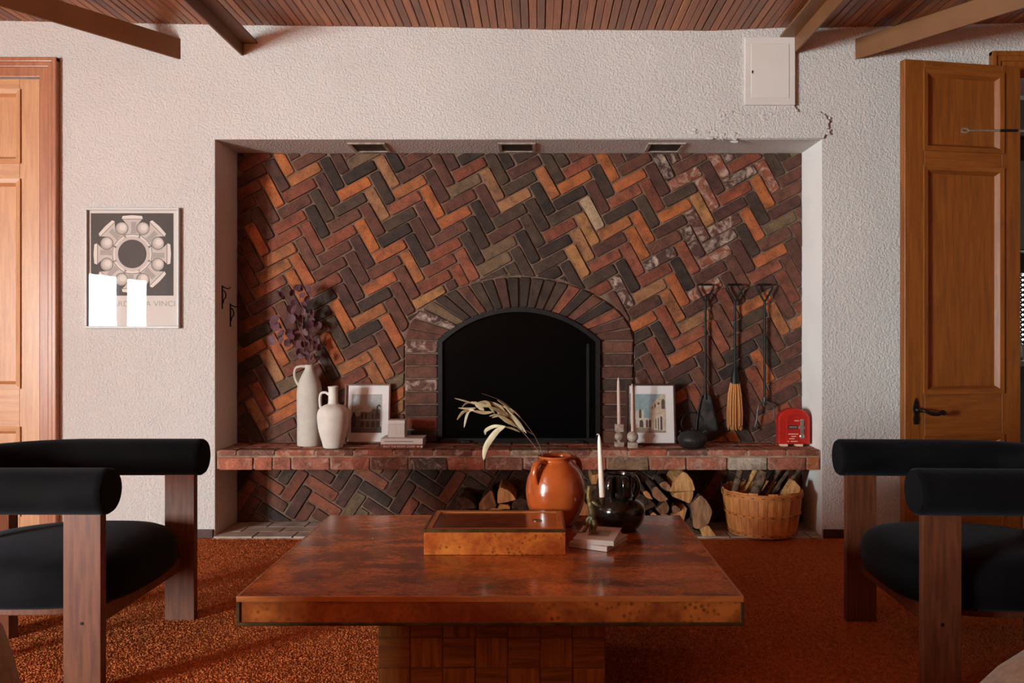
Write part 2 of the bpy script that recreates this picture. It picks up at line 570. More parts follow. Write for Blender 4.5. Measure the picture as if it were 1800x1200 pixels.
def carpet_mat(name, a, b):
    nt = NT(name)
    v = coords(nt, rand=False)
    n1 = nt.n('TexNoise', Scale=55, Detail=4)
    n2 = nt.n('TexNoise', Scale=1.8, Detail=3)
    nt.l(v, n1.inputs['Vector'])
    nt.l(v, n2.inputs['Vector'])
    ad = nt.n('Math', operation='MULTIPLY_ADD')
    nt.l(n2.outputs['Fac'], ad.inputs[0])
    ad.inputs[1].default_value = 0.35
    nt.l(n1.outputs['Fac'], ad.inputs[2])
    nt.l(ramp(nt, ad.outputs[0], [(0.5, b), (0.85, a)]), nt.b.inputs['Base Color'])
    nt.b.inputs['Roughness'].default_value = 0.95
    nt.b.inputs['Specular IOR Level'].default_value = 0.1
    return nt.m


M['carpet'] = carpet_mat('rust_carpet', C(210, 122, 70), C(184, 98, 55))

# ------------------------------------------------------------------ room shell
YF = 4.47      # rear face of front wall
NX0, NX1 = PX(377, Y0), PX(1445, Y0)        # niche
NZ = PZ(245, Y0)
MZ0, MZ1 = 0.349, 0.452                     # brick shelf
CEIL = 2.72

# floor
tag(MB().box(XL - 0.3, XR + 0.3, YR - 0.3, 6.1, -0.1, 0.0).build('floor', M['carpet']), 'rust orange wall to wall carpet floor', 'floor', kind='structure')


def carpet_pile():
    step = 0.0072
    xs = np.arange(-2.75, 2.75, step)
    ys = np.arange(1.15, Y0 - 0.035, step)
    gx, gy = np.meshgrid(xs, ys)
    gx, gy = gx.ravel(), gy.ravel()
    n = len(gx)
    gx = gx + rng.uniform(-0.5, 0.5, n) * step
    gy = gy + rng.uniform(-0.5, 0.5, n) * step
    keep = np.abs(gx - (-0.03 * gy)) < 0.72 * gy + 0.25
    gx, gy = gx[keep], gy[keep]
    n = len(gx)
    r = rng.uniform(0.0038, 0.0058, n)
    h = rng.uniform(0.003, 0.0062, n)
    th = rng.uniform(0, 2 * PI, n)
    lx, ly = rng.normal(0, 0.003, n), rng.normal(0, 0.003, n)
    co = np.zeros((n, 4, 3), np.float32)
    for k in range(3):
        a = th + k * 2 * PI / 3
        co[:, k, 0] = gx + r * np.cos(a)
        co[:, k, 1] = gy + r * np.sin(a)
        co[:, k, 2] = 0.0005
    co[:, 3, 0], co[:, 3, 1], co[:, 3, 2] = gx + lx, gy + ly, h
    base = np.arange(n) * 4
    tri = np.stack([np.stack([base, base + 1, base + 3], 1), np.stack([base + 1, base + 2, base + 3], 1), np.stack([base + 2, base, base + 3], 1)], 1).reshape(-1)
    me = bpy.data.meshes.new('carpet_pile')
    me.vertices.add(n * 4)
    me.vertices.foreach_set('co', co.ravel())
    me.loops.add(len(tri))
    me.loops.foreach_set('vertex_index', tri.astype(np.int32))
    me.polygons.add(len(tri) // 3)
    me.polygons.foreach_set('loop_start', np.arange(0, len(tri), 3, dtype=np.int32))
    me.update(calc_edges=True)
    me.materials.append(M['carpet'])
    o = bpy.data.objects.new('carpet_pile', me)
    COL.objects.link(o)
    tag(o, 'short tufted rust orange carpet pile', 'carpet', kind='stuff')


carpet_pile()

# ceiling boards
ceiling = tag(MB().box(XL, XR, YR, YF, CEIL, CEIL + 0.1).build('ceiling', PLANKS[3]), 'dark backing above the wooden plank ceiling', 'ceiling', kind='structure')
pl = MB().box(-0.0185, 0.0185, YR, Y0 + 0.02, 0, 0.016).build('plank', PLANKS[0], ceiling, bevel=0.003, bseg=1)
_cx = [-5.3, -2.77, -1.48, -0.5, 0.0, 0.9, 1.26, 2.5, 3.3]
_cy = [34, 37, 45, 49, 53, 56, 51, 41, 38]
first = True
x = -3.64
while x < 3.28:
    z = PZ(float(np.interp(x, _cx, _cy)), Y0)
    o = pl if first else link_copy(pl, ceiling)
    first = False
    o.location = (x, random.uniform(-0.006, 0.006), z + random.uniform(0, 0.0015))
    o.rotation_euler = (0, 0, random.uniform(-0.0004, 0.0004))
    objmat(o, random.choice(PLANKS))
    x += 0.0402
MB().box(XL, -3.66, YR, Y0 + 0.02, 2.665, 2.7).build('plank_field', PLANKS[0], ceiling)

# front wall with the niche and two door openings
DL1 = PX(72, Y0)                 # left door opening, right edge
DL0 = DL1 - 0.74
DLT = PZ(137, Y0)
DR0, DR1, DRT = PX(1772, Y0), PX(1772, Y0) + 0.78, PZ(127, Y0)
w = MB()
w.box(XL, DL0, Y0, YF, 0, CEIL)
w.box(DL0, DL1, Y0, YF, DLT, CEIL)
w.box(DL1, NX0, Y0, YF, 0, CEIL)
w.box(NX0, NX1, Y0, YF, NZ, CEIL)
w.box(NX1, DR0, Y0, YF, 0, CEIL)
w.box(DR0, DR1, Y0, YF, DRT, CEIL)
w.box(DR1, XR, Y0, YF, 0, CEIL)
wall_front = tag(w.build('wall_front', M['plaster'], recalc=False), 'white rough stucco wall around the brick fireplace niche', 'wall', kind='structure')
# thicker coat of plaster over the niche, with its ragged edge beside the access panel
edge = [(1394, 40), (1396, 95), (1393, 130), (1395, 160), (1394, 186), (1400, 198), (1422, 201), (1438, 198), (1450, 205), (1454, 220), (1451, 232), (1446, 244)]
pts = [(330, 244)] + [(px, 244) for px in range(400, 1440, 80)] + [(px, py) for px, py in reversed(edge)] + [(px, 40) for px in range(1320, 380, -80)] + [(330, 40)]
vf, vb = [], []
for px, py in pts:
    t = 0.004 + 0.012 * max(0, (px - 900) / 545) if px > 900 else 0.004 * max(0, (px - 330) / 570)
    vf.append((PX(px, Y0), Y0 - t, PZ(py, Y0)))
    vb.append((PX(px, Y0), Y0 + 0.01, PZ(py, Y0)))
w = MB()
n = len(pts)
w.add(vf + vb, [tuple(range(n)), tuple(range(2 * n - 1, n - 1, -1))] + [(i, i + n, (i + 1) % n + n, (i + 1) % n) for i in range(n)])
w.build('plaster_coat', M['plaster'], wall_front)
MB().box(NX0, NX0 + 0.002, Y0 + 0.001, Y1 + 0.008, 0.0, NZ).build('reveal_skim', M['plaster_smooth'], wall_front)
MB().box(NX1 - 0.002, NX1, Y0 + 0.001, Y1 + 0.008, 0.0, NZ).build('reveal_skim', M['plaster_reveal'], wall_front)  # right reveal brighter than the left: side light put into its colour
# plaster lumps along the ragged coat edge
lump = MB()
for i in range(110):
    if i < 60:
        px, py = random.uniform(1265, 1450), 203 + random.gauss(0, 5)
    elif i < 84:
        px, py = 1450 + random.gauss(0, 3), random.uniform(203, 240)
    else:
        px, py = random.uniform(1215, 1300), 238 + random.gauss(0, 4)
    s = random.uniform(0.004, 0.012)
    lump.ball((PX(px, Y0), Y0 - 0.012, PZ(py, Y0)), s, 8, 6, (random.uniform(0.8, 2.2), 0.4, random.uniform(0.5, 1.0)))
tag(lump.build('plaster_ridge', M['plaster'], wall_front, smooth=180), kind='stuff')
w = MB()
w.box(XL - 0.2, XL, YR, VY0, 0, CEIL).box(XL - 0.2, XL, VY1, YF, 0, CEIL).box(XL - 0.2, XL, VY0, VY1, 0, WZ0).box(XL - 0.2, XL, VY0, VY1, VZ1, CEIL)
w.build('wall_left', M['plaster_smooth'])
MB().box(XR, XR + 0.2, YR, YF, 0, CEIL).build('wall_right', PLANKS[3])  # unseen wall; its dark panelling is made up to cut bounced light
w = MB()
w.box(XL - 0.2, WX0, YR - 0.2, YR, 0, CEIL)
w.box(WX1, XR + 0.2, YR - 0.2, YR, 0, CEIL)
w.box(WX0, WX1, YR - 0.2, YR, 0, WZ0)
w.box(WX0, WX1, YR - 0.2, YR, WZ1, CEIL)
w.build('wall_rear', PLANKS[3])  # out of view; brown panelling invented to lower the fill light
for nm, lb in (('wall_left', 'plain white plaster side wall'), ('wall_right', 'brown wood panelled wall beside the open door'), ('wall_rear', 'brown wood panelled wall with the daylight window')):
    tag(bpy.data.objects[nm], lb, 'wall', kind='structure')
M['glass'] = mat('window_glass', (1, 1, 1, 1), rough=0.0, trans=1.0)


def window(name, label, loc, rz, half, hh, mull):
    """local +y faces into the room"""
    win = thing(name, label, 'window', loc, rz, kind='structure')
    w = MB()
    w.box(-half, half, -0.04, 0.04, 0, 0.06).box(-half, half, -0.04, 0.04, hh - 0.06, hh).box(-half, -half + 0.06, -0.04, 0.04, 0.06, hh - 0.06).box(half - 0.06, half, -0.04, 0.04, 0.06, hh - 0.06)
    w.build('frame', M['white_paint'], win)
    MB().box(-half + 0.06, half - 0.06, -0.004, 0.004, 0.06, hh - 0.06).build('pane', M['glass'], win)
    for k in mull:
        MB().box(k - 0.035, k + 0.035, 0.13, 0.17, 0.0, hh).build('post', M['white_paint'], win)


window('window_1', 'white framed daylight window facing the fireplace', ((WX0 + WX1) / 2, YR - 0.08, WZ0), 0, (WX1 - WX0) / 2, WZ1 - WZ0, (-0.2, 0.2))
window('window_2', 'wide white framed daylight window in the side wall', (XL - 0.08, (VY0 + VY1) / 2, WZ0), -PI / 2, (VY1 - VY0) / 2, VZ1 - WZ0, (0.0, -0.06, 0.06))

# baseboards
for nm, x0, x1 in (('baseboard_left', DL1 + 0.0975, NX0 - 0.004), ('baseboard_right', NX1 + 0.004, DR0 - 0.13)):
    tag(MB().box(x0, x1, Y0 - 0.014, Y0, 0, 0.045).build(nm, M['frame_dark'], bevel=0.003), 'low dark brown skirting at the foot of the stucco wall', 'baseboard', kind='structure')

# ------------------------------------------------------------------ brick laying
PITCH = 0.0672
JOINT = 0.0095


def clip_half(poly, p, nrm):
    """keep the part of the polygon with (q-p).nrm >= 0"""
    out = []
    for i in range(len(poly)):
        a, b = poly[i], poly[(i + 1) % len(poly)]
        da = (a[0] - p[0]) * nrm[0] + (a[1] - p[1]) * nrm[1]
        db = (b[0] - p[0]) * nrm[0] + (b[1] - p[1]) * nrm[1]
        if da >= 0:
            out.append(a)
        if (da < 0) != (db < 0):
            t = da / (da - db)
            out.append((a[0] + (b[0] - a[0]) * t, a[1] + (b[1] - a[1]) * t))
    return out


def parea(p):
    return 0.5 * sum(p[i][0] * p[(i + 1) % len(p)][1] - p[(i + 1) % len(p)][0] * p[i][1] for i in range(len(p)))


def round_poly(poly, r):
    out = []
    n = len(poly)
    for i in range(n):
        a, b, c = Vector(poly[i - 1]), Vector(poly[i]), Vector(poly[(i + 1) % n])
        d1, d2 = (a - b), (c - b)
        r1, r2 = min(r, d1.length * 0.4), min(r, d2.length * 0.4)
        if d1.length < 1e-6 or d2.length < 1e-6:
            continue
        out.append(tuple(b + d1.normalized() * r1))
        out.append(tuple(b + d2.normalized() * r2))
    return out


def brick_mesh(poly, depth=0.03, bev=0.0045, r=0.007, jit=0.0011):
    """face towards -Y with a worn, bevelled rim; poly (x,z) counter-clockwise, centred near the origin"""
    P = round_poly(poly, r)
    n = len(P)
    cx, cz = sum(p[0] for p in P) / n, sum(p[1] for p in P) / n
    P = [(p[0] + random.gauss(0, jit), p[1] + random.gauss(0, jit)) for p in P]
    I = []
    for p in P:
        d = Vector((cx - p[0], cz - p[1]))
        L = max(d.length, 1e-5)
        sx = bev * 1.2 / L
        I.append((p[0] + d.x * sx - math.copysign(min(bev * 0.4, abs(d.x)), -d.x) * 0, p[1] + d.y * sx))
    v = [(p[0], depth, p[1]) for p in P] + [(p[0], bev, p[1]) for p in P] + [(p[0], random.uniform(-0.0012, 0.0008), p[1]) for p in I]
    f = []
    for i in range(n):
        j = (i + 1) % n
        f.append((i, j, n + j, n + i))
        f.append((n + i, n + j, 2 * n + j, 2 * n + i))
    f.append(tuple(range(2 * n, 3 * n)))
    me = bpy.data.meshes.new('brick')
    me.from_pydata(v, [], f)
    me.materials.append(BR['m'][0])
    return me


def herring(th, chir, anchor, rect, fit=(1, 1)):
    """3:1 herringbone; yields (x, z, angle) for brick centres"""
    u = Vector((math.cos(th), math.sin(th)))
    v = Vector((-math.sin(th), math.cos(th)))
    out = []
    R = 64
    for i in range(-R, R):
        for j in range(-R, R):
            t = (i - j) % 6 if chir > 0 else (i + j) % 6
            if t == 0:
                c, ang = u * ((i + 1.5) * PITCH) + v * ((j + 0.5) * PITCH), th
            elif (chir > 0 and t == 5) or (chir < 0 and t == 3):
                c, ang = u * ((i + 0.5) * PITCH) + v * ((j + 1.5) * PITCH), th + PI / 2
            else:
                continue
            c = c - (u * (1.5 * PITCH) + v * (0.5 * PITCH))
            c = Vector((c.x * fit[0], c.y * fit[1])) + Vector(anchor)
            if rect[0] - 0.15 < c.x < rect[1] + 0.15 and rect[2] - 0.15 < c.y < rect[3] + 0.15:
                out.append((c.x, c.y, ang))
    return out


FULL = []
L2, W2 = (3 * PITCH - JOINT) / 2, (PITCH - JOINT) / 2
for k in range(8):
    FULL.append(brick_mesh([(-L2, -W2), (L2, -W2), (L2, W2), (-L2, W2)]))


def put_brick(parent, me, loc, ang, m):
    o = bpy.data.objects.new('brick', me)
    COL.objects.link(o)
    o.parent = parent
    o.location = loc
    o.rotation_euler = (0, -ang, 0)
    objmat(o, m)
    return o


# arch outline at the brick wall, from the photograph
AX = PX(912.5, Y1)
AS = PZ(598, Y1)
sc1 = Y1 / F
A_OUT, B_OUT, N_OUT = 200 * sc1, 111 * sc1, 1.85
A_IN, RISE = 141.5 * sc1, 57.5 * sc1
R_IN = (A_IN ** 2 + RISE ** 2) / (2 * RISE)


def arch_f(x, z, grow=0.0):
    a, b = A_OUT + grow, B_OUT + grow
    return (abs(x - AX) / a) ** N_OUT + (max(z - AS, 0) / b) ** N_OUT - 1


def lay(parent, bricks, rect, yface, colour, arch=False, limit=300):
    items = []
    for cx, cz, ang in bricks:
        u = Vector((math.cos(ang), math.sin(ang)))
        v = Vector((-math.sin(ang), math.cos(ang)))
        c = Vector((cx, cz))
        poly = [tuple(c + u * (sx * L2) + v * (sy * W2)) for sx, sy in ((-1, -1), (1, -1), (1, 1), (-1, 1))]
        a0 = parea(poly)
        q = clip_half(poly, (rect[0], 0), (1, 0))
        q = clip_half(q, (rect[1], 0), (-1, 0)) if q else q
        q = clip_half(q, (0, rect[2]), (0, 1)) if q else q
        q = clip_half(q, (0, rect[3]), (0, -1)) if q else q
        if len(q) < 3:
            continue
        if arch:
            g = 0.008
            ins = [arch_f(x, z, g) < 0 for x, z in q]
            mid = arch_f(cx, cz, g)
            pts = [(q[i][0] * (1 - t) + q[(i + 1) % len(q)][0] * t, q[i][1] * (1 - t) + q[(i + 1) % len(q)][1] * t) for i in range(len(q)) for t in (0, 0.2, 0.4, 0.6, 0.8)]
            inn = [p for p in pts if arch_f(p[0], p[1], g) < 0]
            if len(inn) == len(pts):
                continue
            if inn:
                tx = sum(p[0] for p in inn) / len(inn)
                tz = sum(p[1] for p in inn) / len(inn)
                if tz <= AS:
                    sgn = 1 if tx > AX else -1
                    q = clip_half(q, (AX + sgn * (A_OUT + g), 0), (sgn, 0))
                else:
                    dx, dz = tx - AX, tz - AS
                    k = ((abs(dx) / (A_OUT + g)) ** N_OUT + (dz / (B_OUT + g)) ** N_OUT) ** (-1 / N_OUT)
                    bx, bz = dx * k, dz * k
                    gx = math.copysign((abs(bx) / (A_OUT + g)) ** (N_OUT - 1) / (A_OUT + g), bx)
                    gz = (bz / (B_OUT + g)) ** (N_OUT - 1) / (B_OUT + g)
                    L = math.hypot(gx, gz)
                    q = clip_half(q, (AX + bx, AS + bz), (gx / L, gz / L))
                if len(q) < 3:
                    continue
        a = parea(q)
        if a < 0.0006:
            continue
        # drop near-duplicate corners
        qq = [p for i, p in enumerate(q) if math.hypot(p[0] - q[i - 1][0], p[1] - q[i - 1][1]) > 0.004]
        if len(qq) < 3:
            continue
        items.append((a, a > a0 * 0.999, cx, cz, ang, qq))
    items.sort(key=lambda t: -t[0])
    rest = []
    for i, (a, full, cx, cz, ang, q) in enumerate(items):
        m = colour(cx, cz)
        if i >= limit:
            rest.append((q, m))
            continue
        dy = random.uniform(-0.003, 0.002)
        if full:
            o = put_brick(parent, random.choice(FULL), (cx, yface + dy, cz), ang + random.gauss(0, 0.006) + (PI if random.random() < 0.5 else 0), m)
        else:
            gx, gz = sum(p[0] for p in q) / len(q), sum(p[1] for p in q) / len(q)
            o = put_brick(parent, brick_mesh([(p[0] - gx, p[1] - gz) for p in q]), (gx, yface + dy, gz), 0, m)
    if rest:
        b = MB()
        mats = sorted({m.name for _, m in rest})
        for q, m in rest:
            b.cur = mats.index(m.name)
            b.prism(q, yface, yface + 0.03)
        o = b.build('brick_slivers', [bpy.data.materials[x] for x in mats], parent, bevel=0.002, bseg=1)
        tag(o, kind='stuff')
    return len(items)


# brick colours read off the photograph: (zoom origin, zoom factor, {class: points})
NOTES = [
    (400, 230, 3.429, {
        'o': [(365, 195), (465, 255), (275, 360), (180, 635), (770, 350), (1090, 345), (320, 735), (285, 830), (1355, 540), (840, 640), (970, 740), (1100, 830), (450, 780), (910, 930), (770, 1140), (1225, 440)],
        'r': [(380, 540), (1060, 460), (150, 345), (500, 640), (340, 650), (1275, 830), (1300, 730), (210, 1120), (240, 920), (600, 920), (1240, 925), (1440, 250), (1430, 790), (1380, 880), (480, 280), (700, 640)],
        't': [(960, 260), (890, 450), (770, 190), (1580, 340), (1740, 430), (1200, 1040)],
        'g': [(1420, 345), (1620, 690), (1610, 820), (860, 150)],
        'k': [(640, 260), (560, 440), (530, 540), (740, 460), (800, 250), (930, 350), (1000, 640), (1130, 740), (1460, 720), (1520, 560), (1010, 190), (1600, 240), (1020, 540), (880, 1030), (560, 1040)],
    }),
    (900, 230, 3.429, {
        'o': [(570, 220), (720, 280), (190, 310), (365, 290), (640, 570), (810, 570), (1020, 470), (780, 670), (760, 760), (1010, 1050), (1535, 470), (1470, 660), (1620, 750), (830, 1140)],
        't': [(455, 580), (425, 680), (870, 950), (1165, 570), (1190, 1130), (420, 770)],
        'r': [(690, 390), (870, 370), (590, 760), (900, 860), (1075, 850), (1380, 350), (420, 190), (900, 250), (280, 590), (740, 860), (1620, 200), (560, 940), (1600, 830)],
        'b': [(485, 490)],
        'w': [(1290, 200), (1430, 270), (1330, 570), (1300, 650), (1140, 660), (940, 740), (1000, 160), (1110, 740), (930, 210), (660, 1000)],
        'x': [(1085, 260), (1260, 290), (1460, 190), (1270, 760), (1220, 930), (1230, 430)],
        'g': [(1680, 490), (1230, 400)],
        'k': [(80, 290), (230, 220), (290, 400), (310, 500), (150, 530), (120, 620), (260, 690), (90, 720), (220, 800), (560, 840), (700, 940), (840, 480), (1060, 370), (650, 480), (530, 290), (1590, 270), (1510, 560), (1440, 740), (1060, 940), (260, 830), (30, 630), (20, 200)],
    }),
    (400, 480, 3.429, {
        'o': [(680, 280), (860, 275), (980, 370), (600, 400), (750, 560), (930, 550), (850, 610), (310, 500), (340, 760), (330, 840), (150, 470), (380, 20), (350, 440), (1030, 760)],
        't': [(265, 560), (160, 840), (1040, 830)],
        'r': [(180, 270), (190, 650), (370, 590), (160, 740), (1020, 600), (770, 630)],
        'g': [(340, 690), (1030, 690)],
        'k': [(655, 370), (820, 375), (590, 250), (130, 550), (600, 560), (170, 350)],
    }),
    (900, 480, 3.214, {
        'o': [(770, 270), (960, 180), (925, 280), (1300, 210), (1380, 360), (1530, 360), (1560, 270), (990, 700), (1440, 600), (1035, 450), (1200, 920), (1290, 950)],
        't': [(820, 100), (1090, 260)],
        'r': [(900, 360), (1060, 350), (1180, 450), (840, 540), (1570, 740), (1550, 640), (1000, 630), (1360, 600)],
        'k': [(870, 450), (770, 440), (1400, 430), (1340, 520), (1500, 480), (1390, 690), (1380, 260)],
    })]
NOTE = []
for ox, oy, s, d in NOTES:
    for k, L in d.items():
        for a, b in L:
            NOTE.append((PX(ox + a / s, Y1), PZ(oy + b / s, Y1), k))


def note_map(bricks):
    """each colour note goes to the brick it lies on"""
    d = {}
    for nx_, nz_, k in NOTE:
        best, who = 9, None
        for cx, cz, ang in bricks:
            dx, dz = nx_ - cx, nz_ - cz
            if abs(dx) + abs(dz) > 0.3:
                continue
            du = abs(dx * math.cos(ang) + dz * math.sin(ang)) / L2
            dv = abs(-dx * math.sin(ang) + dz * math.cos(ang)) / W2
            q = max(du, dv)
            if q < best:
                best, who = q, (round(cx, 4), round(cz, 4))
        if best < 1.25 and (who not in d or best < d[who][0]):
            d[who] = (best, k)
    return d


NOTED = {}


def wall_colour(x, z):
    hit = NOTED.get((round(x, 4), round(z, 4)))
    if hit:
        return random.choice(BR[hit[1]])
    px = CX + x * F / Y1
    if abs(px - 915) < 95 and z > 1.2:
        return random.choice(BR['k'] + BR['m'][:1])
    return random.choice(BR['m'] * 3 + BR['k'][1:2] + BR['r'][2:3])


# ------------------------------------------------------------------ niche back wall, herringbone
YB = Y1                              # brick faces
YM = Y1 + 0.0095                     # mortar bed
w = MB()
bm = bmesh.new()


def loop_edges(bm, pts):
    v = [bm.verts.new(p) for p in pts]
    return [bm.edges.new((v[i], v[(i + 1) % len(v)])) for i in range(len(v))]


def in_arch(n=24, a=A_IN):
    th = math.asin(A_IN / R_IN)
    zc = AS + RISE - R_IN
    return [(AX + R_IN * math.sin(-th + 2 * th * i / n), zc + R_IN * math.cos(-th + 2 * th * i / n)) for i in range(n + 1)]


hole = [(AX + A_IN, MZ1)] + [p for p in reversed(in_arch())] + [(AX - A_IN, MZ1)]
outer = [(NX0 - 0.02, MZ1 - 0.02), (NX1 + 0.02, MZ1 - 0.02), (NX1 + 0.02, NZ + 0.02), (NX0 - 0.02, NZ + 0.02)]
# back wall with the fire opening: strips left, right and above
w = MB()
w.box(NX0 - 0.02, AX - A_IN, YM, YF, MZ0 - 0.02, NZ + 0.02)
w.box(AX + A_IN, NX1 + 0.02, YM, YF, MZ0 - 0.02, NZ + 0.02)
top = in_arch()
for i in range(len(top) - 1):
    w.prism([top[i], top[i + 1], (top[i + 1][0], NZ + 0.02), (top[i][0], NZ + 0.02)], YM, YF)
w.box(AX - A_IN, AX + A_IN, YM, YF, MZ0 - 0.02, MZ1 - 0.01)
bm.free()
wall_niche = tag(w.build('wall_niche', M['mortar']), 'herringbone brick wall at the back of the fireplace niche', 'wall', kind='structure')
rect = (NX0 + 0.004, NX1 - 0.004, MZ1 + 0.002, NZ - 0.003)
anc = (PX(400 + 765 / 3.429, Y1), PZ(230 + 348 / 3.429, Y1))
HB_ = herring(math.radians(28.4), 1, anc, rect, (1.015, 0.975))
NOTED.update(note_map(HB_))
lay(wall_niche, HB_, rect, YB, wall_colour, arch=True, limit=300)

# lower wall under the shelf, laid the other way
wall_hearth = tag(MB().box(NX0 - 0.02, NX1 + 0.02, YM, YF, 0, MZ0 - 0.02).build('wall_hearth', M['mortar']), 'dim herringbone brick wall under the brick shelf', 'wall', kind='structure')
rect2 = (NX0 + 0.004, NX1 - 0.004, 0.014, MZ0 - 0.003)


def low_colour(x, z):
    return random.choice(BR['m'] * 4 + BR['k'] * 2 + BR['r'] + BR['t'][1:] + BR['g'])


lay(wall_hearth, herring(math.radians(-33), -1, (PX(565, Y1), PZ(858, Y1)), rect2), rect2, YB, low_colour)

# firebox behind the opening
fb = thing('firebox', 'soot blackened firebox behind the dark screen', 'firebox', (AX, YF, MZ1))
b = MB()
a = A_IN + 0.02
b.box(-a, -a + 0.04, 0, 0.4, -0.02, 0.82).box(a - 0.04, a, 0, 0.4, -0.02, 0.82).box(-a, a, 0.4, 0.44, -0.02, 0.82).box(-a, a, 0, 0.4, 0.8, 0.84)
b.build('lining', M['soot'], fb)
MB().box(-a, a, 0, 0.42, -0.06, -0.02).build('hearth_floor', M['soot'], fb)

# brick arch around the fire
arch = thing('fireplace_arch', 'brick arch of upright soldier bricks and jambs around the fire', 'fireplace', (AX, Y1, MZ1))
YA = -0.016
NV = 22


def outline(t, inner):
    """t 0..1 along the arch from one springing to the other, relative to the arch centre"""
    n = 400
    P = []
    if inner:
        th = math.asin(A_IN / R_IN)
        zc = RISE - R_IN
        P = [(R_IN * math.sin(-th + 2 * th * i / n), zc + R_IN * math.cos(-th + 2 * th * i / n)) for i in range(n + 1)]
    else:
        for i in range(n + 1):
            a = PI - PI * i / n
            c, s = math.cos(a), math.sin(a)
            P.append((math.copysign(abs(c) ** (2 / N_OUT), c) * A_OUT, abs(s) ** (2 / N_OUT) * B_OUT))
    d = [0]
    for i in range(n):
        d.append(d[-1] + math.hypot(P[i + 1][0] - P[i][0], P[i + 1][1] - P[i][1]))
    q = t * d[-1]
    return (float(np.interp(q, d, [p[0] for p in P])), float(np.interp(q, d, [p[1] for p in P])))


vcol = ['m', 'm', 'w', 'g', 'k', 'k', 'm', 'k', 'k', 'm', 'k', 'k', 'k', 'k', 'k', 'r', 'k', 'm', 'k', 'r', 'm', 'm']
zs = AS - MZ1
for i in range(NV):
    g = 0.0055
    t0, t1 = i / NV, (i + 1) / NV
    o0, o1 = outline(t0, False), outline(t1, False)
    i0, i1 = outline(t0, True), outline(t1, True)
    poly = [(p[0], p[1] + zs) for p in (i0, i1, o1, o0)]
    # joints: shrink sideways
    c = Vector((sum(p[0] for p in poly) / 4, sum(p[1] for p in poly) / 4))
    def shrink(p, q, gg):
        d = Vector(q) - Vector(p)
        return tuple(Vector(p) + d.normalized() * gg)
    P = [shrink(poly[0], poly[1], g * 0.6), shrink(poly[1], poly[0], g * 0.6), shrink(poly[2], poly[3], g), shrink(poly[3], poly[2], g)]
    if parea(P) < 0:
        P.reverse()
    me = brick_mesh([(p[0] - c.x, p[1] - c.y) for p in P], depth=0.05, bev=0.005, r=0.005)
    put_brick(arch, me, (c.x, YA + random.uniform(-0.004, 0.003), c.y), 0, random.choice(BR[vcol[i]]))
nj = 8
jh = zs / nj
for s in (-1, 1):
    xi, xo = A_IN + 0.002, A_OUT
    for i in range(nj):
        poly = [(-(xo - xi) / 2 + 0.002, -jh / 2 + 0.0045), ((xo - xi) / 2 - 0.002, -jh / 2 + 0.0045), ((xo - xi) / 2 - 0.002, jh / 2 - 0.0045), (-(xo - xi) / 2 + 0.002, jh / 2 - 0.0045)]
        c = 'w' if i in (7, 4) else ('k' if i == 0 else random.choice('mrm'))
        if s > 0:
            c = random.choice('mmk')
        put_brick(arch, brick_mesh(poly, depth=0.05, bev=0.005, r=0.005), (s * (xi + xo) / 2, YA + random.uniform(-0.003, 0.003), (i + 0.5) * jh), 0, random.choice(BR[c]))
# mortar core of the arch
b = MB()
for i in range(44):
    t0, t1 = i / 44, (i + 1) / 44
    P = [outline(t0, True), outline(t1, True), outline(t1, False), outline(t0, False)]
    b.prism([(p[0], p[1] + zs) for p in P], YA + 0.012, 0.02)
for s in (-1, 1):
    xs = sorted((s * A_IN, s * A_OUT))
    b.box(xs[0], xs[1], YA + 0.012, 0.02, 0, zs)
b.build('mortar', M['mortar'], arch)

# fire screen
fs = thing('fire_screen', 'black arched fire screen closing the fireplace opening', 'fire screen', (AX, Y1 - 0.03, MZ1 + 0.002))
ia = [(p[0] - AX, p[1] - MZ1 - 0.002) for p in in_arch(28)]
fw = 0.024
inner = []
zc = zs + RISE - R_IN - 0.002
th2 = math.asin((A_IN - fw) / (R_IN - fw))
inner = [((R_IN - fw) * math.sin(-th2 + 2 * th2 * i / 28), zc + (R_IN - fw) * math.cos(-th2 + 2 * th2 * i / 28)) for i in range(29)]
b = MB()
O = [(ia[0][0], 0.0)] + ia + [(ia[-1][0], 0.0)]
I = [(inner[0][0], fw)] + inner + [(inner[-1][0], fw)]
for i in range(len(O) - 1):
    b.prism([O[i], O[i + 1], I[i + 1], I[i]], -0.004, 0.045)
b.box(ia[0][0], ia[-1][0], -0.004, 0.045, 0, fw)
b.build('frame', M['black_steel'], fs)
b = MB()
b.prism([(inner[0][0], fw), (inner[-1][0], fw)] + [p for p in reversed(inner)], 0.016, 0.022)
b.build('panel', M['screen_glass'], fs)
b = MB()
b.box(inner[-1][0] - 0.05, inner[-1][0] - 0.035, 0.008, 0.016, fw, zs - 0.02)
b.build('slide_bar', M['black_steel'], fs)
for px in (821, 1018):
    MB().box(PX(px, Y1) - AX - 0.022, PX(px, Y1) - AX + 0.022, -0.03, 0.0, 0, 0.014).build('foot', M['black_steel'], fs, bevel=0.003)

